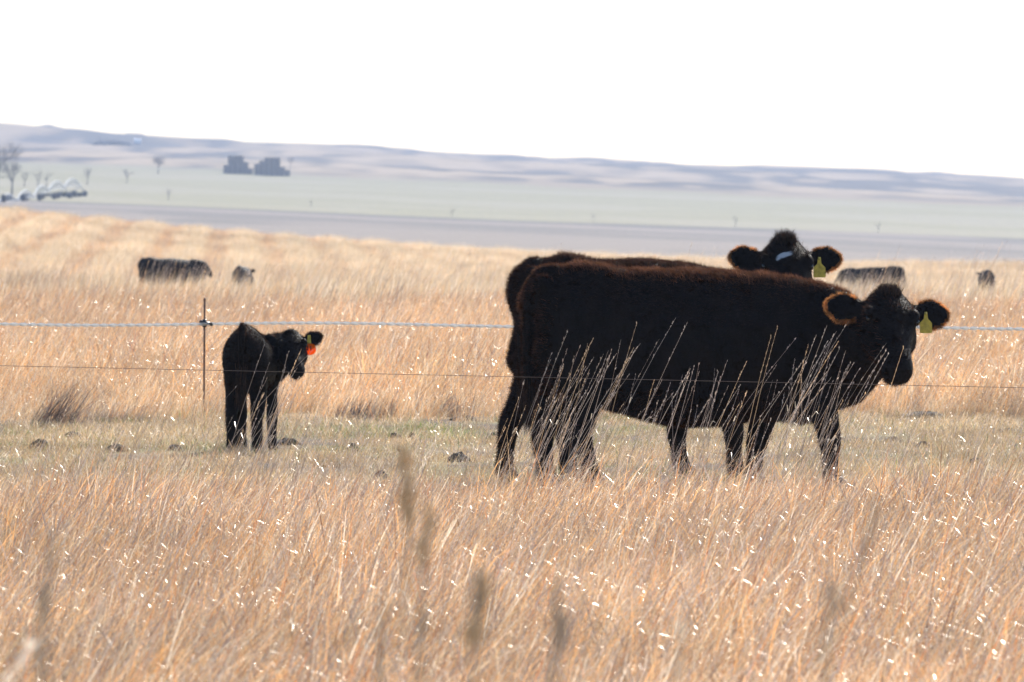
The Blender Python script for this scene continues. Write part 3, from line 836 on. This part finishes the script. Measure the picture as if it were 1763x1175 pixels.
# calf --------------------------------------------------------------------
D3 = 50.2; YAW3 = math.radians(83); S3 = D3 / FPX
x3 = px2x(418, D3)
c3 = empty('calf', (x3, D3 - .05, float(gz(x3, D3))), YAW3)
tag(c3, 'small black calf seen from behind beside the fence post, orange ear tag', 'calf', 'cattle in the grazed strip')
CT = [(-.01, .74, .56, .07), (.03, .815, .50, .115), (.10, .845, .44, .148), (.20, .825, .41, .160), (.32, .80, .40, .163), (.45, .785, .385, .160), (.58, .78, .38, .145), (.70, .77, .39, .122), (.78, .73, .42, .10), (.84, .66, .48, .055)]
def cleg(hind, y, xf):
    if hind: return [(.10, y * .75, .62, .115, .072), (.13, y * .85, .50, .105, .070), (.15, y * .92, .40, .080, .060), (.10 + xf * .4, y, .29, .054, .045), (.07 + xf * .7, y, .225, .046, .038), (.085 + xf, y, .13, .037, .034), (.095 + xf, y, .06, .040, .037), (.11 + xf, y, .035, .034, .032)]
    return [(.64, y * .8, .60, .085, .05), (.65, y, .46, .066, .045), (.66 + xf * .3, y, .36, .045, .036), (.67 + xf * .6, y, .24, .044, .039), (.67 + xf * .8, y, .14, .035, .032), (.675 + xf, y, .06, .034, .031), (.69 + xf, y, .035, .034, .032)]
ch = ((498 - 418) * S3, -.0, EYE + (HORIZON - 584) * S3)
build_bovine('calf', c3, YAW3, CT, [(.60, -.01, .58, .14, .18), (.66, -.07, .60, .125, .165), (.62, -.16, .645, .105, .14)],
             [cleg(True, .085, 0), cleg(True, -.088, -.03), cleg(False, .115, .02), cleg(False, -.095, -.02)],
             ((ch[0], .44, ch[2]), (.05, -.30, -.24), (.97, .08, .02)), [(.02, 0, .84, .026), (-.03, 0, .80, .024), (-.055, 0, .70, .019), (-.06, 0, .58, .016), (-.055, 0, .44, .013)],
             voxel=.0085, smooth=4, hs=.70, ear=.92, fur=30000, fur_len=.8, tag_side=1, tag_kind='orange', ear_up=.32, coat=(.05, .03, .025), fringe=(.12, .07, .05), seed=3)

# distant cattle ----------------------------------------------------------
def far_bovine(name, label, px, d, k, yaw, cat):
    p = ground_at(px, d)
    rt = empty(name, p, yaw); rt.scale = (k, k, k)
    tag(rt, label, cat, 'cattle far off in the meadow')
    Ri = np.array(Matrix.Rotation(yaw, 3, 'Z'))
    pl = Ri @ np.array((1.88, 0, 1.08)); nd = Ri @ np.array((.7, 0, -.55)); sdv = Ri @ np.array((0, -1, 0))
    build_bovine(name, rt, yaw, TORSO, [(1.50, 0, .86, .25, .33), (1.65, 0, .96, .20, .27), (1.75, 0, 1.05, .17, .22)], [HIND_A, HIND_B, FORE_A, FORE_B],
                 (pl, nd, sdv), TAIL, voxel=.03, smooth=3, fur=0, hide=m_hide, seed=11)
far_bovine('cow', 'dark cow standing side on far behind the fence post in pale grass', 238, 219, 1.0, math.radians(27), 'cow')
far_bovine('calf', 'small dark calf beside the far side on cow in pale grass', 410, 207, .84, math.radians(84), 'calf')
far_bovine('cow', 'dark cow whose back shows just above the nearest cow head', 1556, 234, 1.06, math.radians(146), 'cow')
far_bovine('calf', 'small dark calf rump on in the meadow near the right edge', 1704, 258, .82, math.radians(94), 'calf')
far_bovine('calf', 'low dark brown animal back mostly hidden in the middle meadow grass', 740, 226, .46, math.radians(8), 'calf')

# ---------------------------------------------------------------- fences
m_rust = simple_mat('rusty_rod', (0.15, 0.085, 0.06), .75, .1, noise=.4, nscale=60)
m_plastic = simple_mat('black_insulator', (0.02, 0.02, 0.022), .35)
m_wire = None
m_oldwire = simple_mat('weathered_wire', (0.16, 0.12, 0.10), .5, .6)

def fence_post(x, y, h, ins, label, group, lean=.006):
    z0 = float(gz(x, y)); rt = empty('fence_post', (x, y, z0))
    tag(rt, label, 'fence post', group)
    v, f = [], []
    loft(v, f, [(0, 0, -.15), (lean * .3, 0, .3), (lean, 0, h)], .0075, .0075, lat=(0, 1, 0), seg=8)
    loft(v, f, [(lean, 0, h - .02), (lean, 0, h - .004)], .0095, .0095, lat=(0, 1, 0), seg=8)
    link_mesh('rod', mesh_from('rod', v, f), rt, m_rust, True)
    v, f = [], []
    loft(v, f, [(lean * .8, 0, ins - .022), (lean * .8, 0, ins + .022)], .021, .021, lat=(0, 1, 0), seg=10)
    loft(v, f, [(lean * .8 - .035, -.012, ins + .014), (lean * .8 + .01, -.02, ins + .004), (lean * .8 + .05, -.02, ins - .006)], .010, .012, lat=(0, 1, 0), seg=8)
    uv_ball(v, f, (lean * .8 + .052, -.02, ins - .008), (.018, .014, .014))
    link_mesh('insulator', mesh_from('insulator', v, f), rt, m_plastic, True)
    return rt
YR = 59.6; zr0 = EYE + (HORIZON - 557) * YR / FPX
XP = px2x(351, YR)
for k, lb in ((-1, 'thin rusty rod post of the rear fence beyond the left edge'), (0, 'thin rusty rod fence post with black insulator left of the calf'), (1, 'thin rusty rod post of the rear fence beyond the right edge')):
    fence_post(XP + k * 8.2, YR, .915, zr0 - float(gz(XP + k * 8.2, YR)), lb, 'posts of the rear fence')
def strand(xa, xb, y_of, z_of, n, r, tw=0.0, nst=1):
    v, f = [], []
    xs = np.linspace(xa, xb, n)
    for s_ in range(nst):
        ph = xs * tw + s_ * 2 * math.pi / nst; rr_ = r * .9 if nst > 1 else 0
        pts = np.column_stack([xs, y_of(xs) + rr_ * np.cos(ph), z_of(xs) + rr_ * np.sin(ph)])
        loft(v, f, pts, r, r, up=(0, 0, 1), seg=6)
    return v, f
zR = lambda x: zr0 - (x - px2x(0, YR)) * (8 * YR / FPX) / 8.0 * .9 + .012 * np.sin((x - XP) * 1.7)
nt = NT('white_poly_strand')
d_ = nt.n('ShaderNodeBsdfDiffuse'); d_.inputs['Color'].default_value = (.86, .86, .85, 1)
t_ = nt.n('ShaderNodeBsdfTranslucent'); t_.inputs['Color'].default_value = (.86, .86, .85, 1)
g_ = nt.n('ShaderNodeBsdfGlossy', Roughness=.3)
mx = nt.n('ShaderNodeMixShader'); mx.inputs[0].default_value = .75
nt.l(d_.outputs[0], mx.inputs[1]); nt.l(t_.outputs[0], mx.inputs[2])
mx2 = nt.n('ShaderNodeMixShader'); mx2.inputs[0].default_value = .25
nt.l(mx.outputs[0], mx2.inputs[1]); nt.l(g_.outputs[0], mx2.inputs[2]); nt.l(mx2.outputs[0], nt.out.inputs[0])
m_wire = nt.m
v, f = strand(XP - 8.3, XP + 8.3, lambda x: YR - .02 + 0 * x, zR, 2200, .0078, 2 * math.pi / .14, 2)
w = link_mesh('fence_wire', mesh_from('fence_wire', v, f), None, m_wire, True)
tag(w, 'bright twisted strand of the rear fence running behind the calf and cows', 'wire')
yN = lambda x: 41.4 - .25 * x
zN = lambda x: EYE + (HORIZON - (630 + (x / yN(x) * FPX + 881.5) * 38 / 1763.0)) * yN(x) / FPX
v, f = strand(-4.6, 4.6, yN, zN, 200, .0016)
w = link_mesh('fence_wire', mesh_from('fence_wire', v, f), None, m_oldwire, True)
tag(w, 'thin dark single wire crossing low in front of all the cattle', 'wire')
for xx, lb in ((-4.6, 'thin rod post of the front wire beyond the left edge'), (4.6, 'thin rod post of the front wire beyond the right edge')):
    yy = float(yN(np.array(xx))); fence_post(xx, yy + .012, 1.0, float(zN(np.array(xx))) - float(gz(xx, yy)), lb, 'posts of the front wire')

# ---------------------------------------------------------------- clods, pats, tufts, sticks in the grazed strip
m_dung = simple_mat('dry_dung', (0.040, 0.030, 0.023), .9, noise=.45, nscale=30, bump=.5)
m_stick = simple_mat('bleached_wood', (0.62, 0.57, 0.50), .6, noise=.25, nscale=40)
def lump(name, px, row, wpx, hpx, label, cat, mat, seed, group):
    d = 1.7 * FPX / (row - HORIZON); p = ground_at(px, d); r = R(seed)
    rx = 1.15 * wpx * d / FPX / 2; rz = hpx * d / FPX * .8 + .026
    n, m = 22, 6; V = []; F = []
    V.append((0, 0, rz * r.uniform(.8, 1)))
    for i in range(1, m + 1):
        th = math.pi / 2 * i / m
        for j in range(n):
            a = 2 * math.pi * j / n
            k = 1 + .22 * math.sin(2 * a + seed) + .16 * math.sin(3 * a + seed * 2) + r.normal(0, .06)
            V.append((rx * k * math.sin(th) * math.cos(a), rx * .9 * k * math.sin(th) * math.sin(a), rz * (math.cos(th) ** .8) * (1 + r.normal(0, .14)) - .012))
    for j in range(n):
        F.append((0, 1 + j, 1 + (j + 1) % n))
        for i in range(m - 1):
            b0 = 1 + i * n; F.append((b0 + j, b0 + n + j, b0 + n + (j + 1) % n, b0 + (j + 1) % n))
    o = link_mesh(name, mesh_from(name, V, F), None, mat, True); o.location = p
    return tag(o, label, cat, group)
PATS = [(1592, 722, 64, 9, 'wide flat dark dung pat right of the nearest cow'), (1737, 746, 52, 6, 'thin dark dung pat at the right edge'),
        (1680, 806, 34, 12, 'dark rounded dung clod near the right edge at the grass line'), (1590, 772, 26, 8, 'small dark dung pat below the wide flat pat'),
        (1537, 758, 24, 6, 'small thin brown pat between nearest cow and wide pat'),
        (493, 767, 34, 9, 'dark dung pat just right of the calf feet'), (70, 776, 30, 13, 'dark lumpy clod at the far left edge of grazed strip'),
        (202, 783, 36, 9, 'dark crumbled pat left of the calf shadow'), (300, 782, 26, 7, 'low dark pat in the calf shadow'),
        (608, 776, 22, 10, 'grey brown clod right of the calf in grazed strip'), (790, 800, 34, 14, 'dark clod with grass left of the rear cow foot'),
        (680, 754, 16, 7, 'small brown clod between calf and cows'), (709, 756, 10, 8, 'tiny dark clod between calf and cows'),
        (803, 724, 40, 6, 'thin dark pat by the white sticks'), (655, 822, 24, 9, 'dark clod at the front edge of the grazed strip'),
        (848, 757, 26, 8, 'grey clod just left of the rear cow leg'), (125, 752, 30, 7, 'low dark pat under the green patch at left')]
for i, (px, row, wp, hp, lb) in enumerate(PATS):
    lump('dung_pat', px, row, wp, hp, lb, 'dung pat', m_dung, 40 + i, 'dung pats in the grazed strip')

def stick(px, row, pts, r0, label):
    d = 1.7 * FPX / (row - HORIZON); p = ground_at(px, d); v, f = [], []
    loft(v, f, [(a, b_, c_ + .03) for a, b_, c_ in pts], np.linspace(r0, r0 * .6, len(pts)), np.linspace(r0, r0 * .6, len(pts)), seg=8)
    o = link_mesh('stick', mesh_from('stick', v, f), None, m_stick, True); o.location = p
    tag(o, label, 'stick', 'bleached sticks between calf and cows')
stick(718, 713, [(-.09, 0, .02), (-.02, .0, .008), (.08, .02, 0)], .012, 'short white bleached stick lying flat left of the cows')
stick(800, 713, [(-.09, 0, .0), (.0, .0, .02), (.09, .02, .045)], .009, 'thin white bleached stick tilted up nearer the cows')

m_dead = leaf_mat('grey_dead_tuft', transl=.3, gloss=.05, rough=.4)
def tuft(px, row, n, h0, h1, rad, lean, pal, wts, label, seed, name='grass_tuft', k=1.0):
    d = 1.7 * FPX / (row - HORIZON) if row > 640 else None
    return d, px
def tuft_at(px, d, n, h0, h1, rx, ry, lean, pal, wts, label, seed, group):
    p = ground_at(px, d); r = R(seed)
    V, F, C = blades(r, n, h0, h1, 1.0, lean, .18, .003, .006, .15, pal, wts)
    base = np.repeat(V.reshape(-1, 7, 3)[:, :2].mean(1), 7, 0)      # squash the foot into an oval
    V = V - base * np.array((1, 1, 0)) + np.clip(base, -1.5, 1.5) * np.array((rx, ry, 0))
    me = mesh_from('grass_tuft', V, F, C); o = link_mesh('grass_tuft', me, None, m_dead); o.location = p
    tag(o, label, 'grass tuft', group)
DG = [(0.16, .125, .105), (.24, .18, .15), GREY, RUST]
for (px, row, n, h0, h1, rx, lean, lb, sd_) in (
        (85, 722, 260, .10, .34, .10, .55, 'dark grey leaning grass tuft at the left end of the grazed strip', 1),
        (185, 715, 160, .05, .18, .16, .45, 'low dark grass tuft right of the leaning grey tuft', 2),
        (625, 712, 240, .06, .20, .14, .30, 'dark low grass tuft midway between calf and cows', 3),
        (762, 708, 260, .08, .22, .15, .15, 'rusty dark grass tuft behind the white sticks', 4),
        (855, 682, 200, .08, .24, .10, .40, 'dark grey tuft touching the rear cow rump side', 5)):
    tuft_at(px, 1.7 * FPX / (row + 8 - HORIZON), n, h0 * 1.15, h1 * 1.2, rx, rx * .8, lean, DG, [3, 3, 2, 1.2], lb, 60 + sd_, 'dark tufts along the back of the grazed strip')
for (px, d, n, h0, h1, rx, lean, lb, sd_) in ((14, 128, 420, .3, 1.0, .22, .25, 'reddish brown weed clump at the far left edge below the meadow', 1),
                                              (70, 128, 200, .3, .9, .16, .2, 'small reddish weed clump beside the left edge clump', 2)):
    tuft_at(px, d, n, h0, h1, rx, rx, lean, [RUST, (.2, .12, .09), GREY], [2, 2, 1], lb, 80 + sd_, 'reddish weed clumps')

# ---------------------------------------------------------------- blurred dead weeds close to the camera
m_weed = simple_mat('dead_weed', (0.42, 0.32, 0.22), .8, noise=.3, nscale=60)
m_weedh = simple_mat('weed_seed_head', (0.58, 0.40, 0.22), .85, noise=.4, nscale=90)
m_weedd = simple_mat('weed_dark_head', (0.42, 0.32, 0.24), .85, noise=.4, nscale=90)
def weed(d, stem, heads, label, seed, hm=None, pale=False):
    """stem: list of (px,row) top first, carried on down to the ground; heads: (px,row,len_px,wid_px)"""
    r = R(seed)
    W = [np.array((px2x(a, d), 0, EYE + (HORIZON - b_) * d / FPX)) for a, b_ in stem]
    bx = W[-1][0] + (W[-1][0] - W[0][0]) * .35; g = float(gz(bx, d))
    root = empty('dead_weed', (float(bx), d, g)); tag(root, label, 'weed', 'dead weeds close to the camera')
    off = np.array((bx, 0, g))
    pts = [np.array((bx, 0, g - .03))] + W[::-1]
    q = resample([tuple(p - off) for p in pts], 14); v, f = [], []
    rad = np.linspace(.0036, .0014, 14)
    loft(v, f, q, rad, rad, lat=(0, 1, 0), seg=8)
    link_mesh('stem', mesh_from('stem', v, f), root, m_weed, True)
    for (a, b_, lp, wp) in heads:
        c = np.array((px2x(a, d), 0, EYE + (HORIZON - b_) * d / FPX)) - off
        ln, wd = lp * d / FPX, wp * d / FPX; v, f = [], []
        for k in range(34):
            t = r.uniform(-.5, .5); rad_ = wd * .5 * (1 - (2 * t) ** 2 * .7)
            o_ = np.array((r.normal(0, rad_ * .55), r.normal(0, rad_ * .55), t * ln))
            A = np.linalg.qr(r.normal(size=(3, 3)))[0]
            uv_ball(v, f, c + o_, (r.uniform(.12, .24) * wd, r.uniform(.10, .2) * wd, r.uniform(.18, .34) * wd), A, 6, 4)
        link_mesh('seed_head', mesh_from('seed_head', v, f), root, hm or m_weedh, True)
        v, f = [], []      # side stalk carrying the head
        i = int(np.argmin(np.linalg.norm(q - (c - np.array((0, 0, ln * .9))), axis=1)))
        loft(v, f, [q[i], (q[i] + c) / 2 + np.array((0, 0, -.01)), c], .0022, .0022, lat=(0, 1, 0), seg=6)
        link_mesh('side_stalk', mesh_from('side_stalk', v, f), root, m_weed, True)
weed(9.8, [(694, 800), (702, 880), (700, 960), (690, 1060), (650, 1175)], [(694, 790, 46, 22), (702, 845, 60, 26), (706, 885, 30, 22)], 'blurred brown dead weed with stacked seed heads at bottom centre', 1)
weed(9.2, [(738, 890), (733, 960), (728, 1010), (730, 1090), (722, 1175)], [(738, 895, 44, 20), (728, 945, 54, 22)], 'blurred shorter weed stem just right of the stacked weed', 2)
weed(7.2, [(832, 1000), (826, 1090), (815, 1175)], [(836, 1010, 50, 26), (818, 1085, 46, 34)], 'blurred pale weed head low right of the centre weeds', 3)
weed(7.6, [(974, 1060), (966, 1110), (955, 1175)], [(970, 1085, 56, 16)], 'blurred dark narrow seed head at the bottom below the cows', 4, m_weedd)
weed(7.6, [(96, 915), (86, 990), (78, 1080), (70, 1175)], [(90, 945, 50, 12)], 'blurred upright weed stem at the lower left', 5)
weed(7.8, [(1508, 862), (1480, 960), (1450, 1060), (1420, 1175)], [(1502, 890, 60, 10)], 'blurred slanting weed stem at the lower right', 6)

# ---------------------------------------------------------------- far valley: stacks, irrigation line, trees, shed
m_bale = simple_mat('hazed_bale', (0.22, 0.18, 0.14), .9, noise=.3, nscale=2)  # bale colour lightened to paint in the fading of distant haze
def bale_mesh(lx, ly, lz):
    bev = .12
    v, f = [], []
    loft(v, f, [(-lx / 2 + bev, 0, lz / 2), (0, 0, lz / 2), (lx / 2 - bev, 0, lz / 2)], ly / 2, lz / 2, lat=(0, 1, 0), seg=12, power=7)
    return mesh_from('bale', v, f)
def stack(px, row, cols, label, seed):
    d = find_d(px, row); p = ground_at(px, d); m = d / FPX
    rt = empty('hay_stack', p); tag(rt, label, 'hay stack', 'stacks in the far valley')
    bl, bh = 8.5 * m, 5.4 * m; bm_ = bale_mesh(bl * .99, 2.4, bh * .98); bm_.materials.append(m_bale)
    for c, (off, n) in enumerate(cols):
        for k in range(n):
            for r_ in range(2):
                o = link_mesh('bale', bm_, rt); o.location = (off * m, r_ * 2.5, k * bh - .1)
    return d
stack(408, 300, [(-19, 3), (-11, 6), (-2, 6), (7, 6), (15, 4), (23, 2)], 'left of two stepped dark stacks in the far valley', 1)
stack(462, 303, [(-20, 4), (-11, 5), (-2, 6), (7, 6), (16, 6), (24, 3), (33, 2)], 'right of two stepped dark stacks in the far valley', 2)

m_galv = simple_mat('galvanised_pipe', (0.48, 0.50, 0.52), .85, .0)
m_tyre = simple_mat('tyre_rubber', (0.07, 0.07, 0.07), .9)  # rubber lightened, distance haze put into its colour
def tower(px, row_top, d, scale=1.0):
    x = px2x(px, d); g = float(gz(x, d)); return np.array((x, d, EYE + (HORIZON - row_top) * d / FPX)), g
tw = [(-6, 352, 1180), (28, 346, 1240), (57, 339, 1300), (83, 328, 1370), (110, 322, 1440), (137, 318, 1520)]
root = empty('irrigation_line', (float(px2x(57, 1300)), 1300.0, float(gz(px2x(57, 1300), 1300)))); tag(root, 'white centre pivot irrigation line with arched spans at the far left', 'irrigation')
ro = np.array(root.location)
pts3 = [tower(*a) for a in tw]
for k in range(len(pts3)):
    p, g = pts3[k]; v, f = [], []
    for sgn in (-1, 1):
        loft(v, f, [(p[0] - ro[0], p[1] - ro[1], p[2] - ro[2]), (p[0] + sgn * 1.0 - ro[0], p[1] + sgn * 1.6 - ro[1], g + .5 - ro[2])], .10, .10, seg=6)
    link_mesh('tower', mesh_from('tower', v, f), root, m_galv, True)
    for sgn in (-1, 1):
        v, f = [], []
        c = np.array((p[0] + sgn * 1.0, p[1] + sgn * 1.6, g + .62)) - ro
        loft(v, f, [c + np.array((-.18, 0, 0)), c + np.array((.18, 0, 0))], .62, .62, lat=(0, 1, 0), seg=16)
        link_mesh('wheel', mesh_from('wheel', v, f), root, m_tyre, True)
    if k + 1 < len(pts3):
        q, _ = pts3[k + 1]; v, f = [], []
        ar = [p + (q - p) * t_ + np.array((0, 0, 1.35 * 4 * t_ * (1 - t_))) - ro for t_ in np.linspace(0, 1, 15)]
        loft(v, f, ar, .11, .11, seg=8)
        lo = [p + (q - p) * t_ + np.array((0, 0, 1.35 * 4 * t_ * (1 - t_) - 1.1 * min(1, 6 * t_ * (1 - t_)))) - ro for t_ in np.linspace(0, 1, 15)]
        for sx_ in (-.5, .5):
            loft(v, f, [l + np.array((sx_, 0, 0)) for l in lo], .05, .05, seg=6)
            for i in range(1, 14): loft(v, f, [ar[i], lo[i] + np.array((sx_, 0, 0))], .03, .03, seg=5)
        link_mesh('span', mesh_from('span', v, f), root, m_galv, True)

m_bark = simple_mat('bare_bark', (0.20, 0.18, 0.165), .9)  # bark lightened so its colour imitates the far haze
def bare_tree(px, row, hpx, label, seed, spread=.55, d=None, dense=1.0):
    d = d or find_d(px, row); p = ground_at(px, d); h = hpx * d / FPX; r = R(seed)
    rt = empty('bare_tree', p); tag(rt, label, 'tree', 'bare trees in the valley')
    v, f = [], []; v2, f2 = [], []
    loft(v, f, [(0, 0, -.3), (h * .01, 0, h * .15), (h * .02, 0, h * .32)], [h * .030, h * .024, h * .018], [h * .030, h * .024, h * .018], lat=(0, 1, 0), seg=8)
    def grow(p0, dirv, L, rad, lev):
        p1 = p0 + dirv * L
        mid = (p0 + p1) / 2 + r.normal(0, L * .05, 3)
        loft(*((v, f) if lev == 0 else (v2, f2)), [p0, mid, p1], [rad, rad * .8, rad * .6], [rad, rad * .8, rad * .6], lat=(0, 1, .1), seg=5 if lev else 7)
        if lev >= 3: return
        for _ in range(int((4, 4, 5)[lev] * dense + .5)):
            dv = dirv + r.normal(0, spread, 3) + np.array((0, 0, .18)); dv /= np.linalg.norm(dv)
            grow(p0 + (p1 - p0) * r.uniform(.45, 1), dv, L * r.uniform(.55, .85), rad * .5, lev + 1)
    for k in range(4):
        a = k * 1.6 + r.uniform(0, 1); dv = np.array((math.cos(a) * .5, math.sin(a) * .5, 1)); dv /= np.linalg.norm(dv)
        grow(np.array((h * .02, 0, h * .30)), dv, h * .28, h * .014, 0)
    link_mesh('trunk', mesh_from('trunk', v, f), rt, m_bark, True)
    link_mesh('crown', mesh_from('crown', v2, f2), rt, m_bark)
TREES = [(-6, 336, 115, 'tall bare tree standing at the very left edge', 1.0), (20, 336, 70, 'bare tree next to the tall left edge tree', 1.0),
         (42, 322, 30, 'small bare tree left of the pale pole trees', .8), (65, 326, 42, 'slim bare tree above the irrigation line', .6), (80, 322, 32, 'bare sapling right of the slim tree', .6),
         (150, 318, 34, 'bare tree just right of the irrigation line', .8), (218, 316, 30, 'small bare tree midway to the stacks', .8), (272, 300, 36, 'vase shaped bare tree left of the two stacks', 1.2),
         (290, 345, 26, 'lone sapling at the lower edge of the green field', .5), (535, 357, 16, 'tiny sapling on the field edge below the stacks', .5), (778, 374, 18, 'tiny sapling on the field edge near the middle', .5),
         (1022, 382, 16, 'tiny sapling on the field edge above the cow rump', .5), (1266, 391, 22, 'leaning sapling above the white faced cow', .5), (1512, 400, 22, 'sapling with shrubby foot at the right of the field edge', .6), (500, 290, 24, 'bare bush right of the two stacks', 1.0)]
for i, (px, row, hp, lb, dn) in enumerate(TREES): bare_tree(px, row, hp, lb, 500 + i, dense=dn)

m_bush = simple_mat('dark_scrub', (0.05, 0.055, 0.04), .9)
def scrub(px, row, wpx, hpx, label, seed):
    d = find_d(px, row); p = ground_at(px, d); m = d / FPX; r = R(seed); n = 700
    c = np.column_stack([r.uniform(-.5, .5, n) * wpx * m, r.normal(0, 14, n), np.abs(r.normal(0, .4, n)) * hpx * m])
    c[:, 2] *= (1 - (2 * c[:, 0] / (wpx * m)) ** 2 * .6)
    a = r.normal(size=(n, 3)); b_ = r.normal(size=(n, 3)); a /= np.linalg.norm(a, axis=1)[:, None]; b_ /= np.linalg.norm(b_, axis=1)[:, None]
    V = np.stack([c - a * .5, c + a * .5, c + b_ * .7], 1).reshape(-1, 3)
    o = link_mesh('shrub', mesh_from('shrub', V, np.arange(n * 3).reshape(-1, 3).tolist()), None, m_bush); o.location = p
    tag(o, label, 'shrub', 'scrub on the far hills')
scrub(190, 250, 62, 9, 'dark shrub thicket left of the white shed on the far hill', 1)
scrub(115, 338, 45, 5, 'low scrub line right of the irrigation line', 4)

m_white = simple_mat('white_sheet', (0.85, 0.85, 0.84), .3, .0)
d = find_d(237, 248); p = ground_at(237, d); rt = empty('shed', p); tag(rt, 'small bright white shed glinting high on the far left hill', 'shed')
wv = 1.7
v = [(-wv, -1.5, 0), (wv, -1.5, 0), (wv, 1.5, 0), (-wv, 1.5, 0), (-wv, -1.5, 1.8), (wv, -1.5, 1.8), (wv, 1.5, 1.8), (-wv, 1.5, 1.8), (-wv, 0, 2.4), (wv, 0, 2.4)]
link_mesh('wall', mesh_from('wall', v, [(0, 1, 5, 4), (1, 2, 6, 9, 5), (2, 3, 7, 6), (3, 0, 4, 8, 7)]), rt, m_white)
v = [(-wv - .2, -1.75, 1.72), (wv + .2, -1.75, 1.72), (wv + .2, 0, 2.47), (-wv - .2, 0, 2.47), (wv + .2, 1.75, 1.72), (-wv - .2, 1.75, 1.72)]
v += [(a, b_, c_ + .08) for a, b_, c_ in v]
link_mesh('roof', mesh_from('roof', v, [(0, 1, 2, 3), (3, 2, 4, 5), (6, 9, 8, 7), (9, 11, 10, 8), (0, 6, 7, 1), (5, 4, 10, 11), (1, 7, 8, 2), (2, 8, 10, 4), (0, 3, 9, 6), (3, 5, 11, 9)]), rt, m_white)

# ---------------------------------------------------------------- air
hx0, hy0, hy1, hz0, hz1 = 1500, -60, 5400, float(ZZ.min()) - 1.5, float(ZZ.max()) + 6
v = [(x, y, z) for z in (hz0, hz1) for y in (hy0, hy1) for x in (-hx0, hx0)]
hz_ = link_mesh('haze', mesh_from('haze', v, [(0, 2, 3, 1), (4, 5, 7, 6), (0, 1, 5, 4), (2, 6, 7, 3), (0, 4, 6, 2), (1, 3, 7, 5)]))
nt = NT('haze_air')
pv = nt.n('ShaderNodeVolumePrincipled')
pv.inputs['Color'].default_value = (0.57, 0.69, 0.95, 1)
pv.inputs['Density'].default_value = 0.00017
pv.inputs['Anisotropy'].default_value = 0.0
nt.l(pv.outputs[0], nt.out.inputs['Volume'])
hz_.data.materials.append(nt.m)
tag(hz_, 'thin bluish haze lying over the far valley and hills', 'haze', kind='stuff')
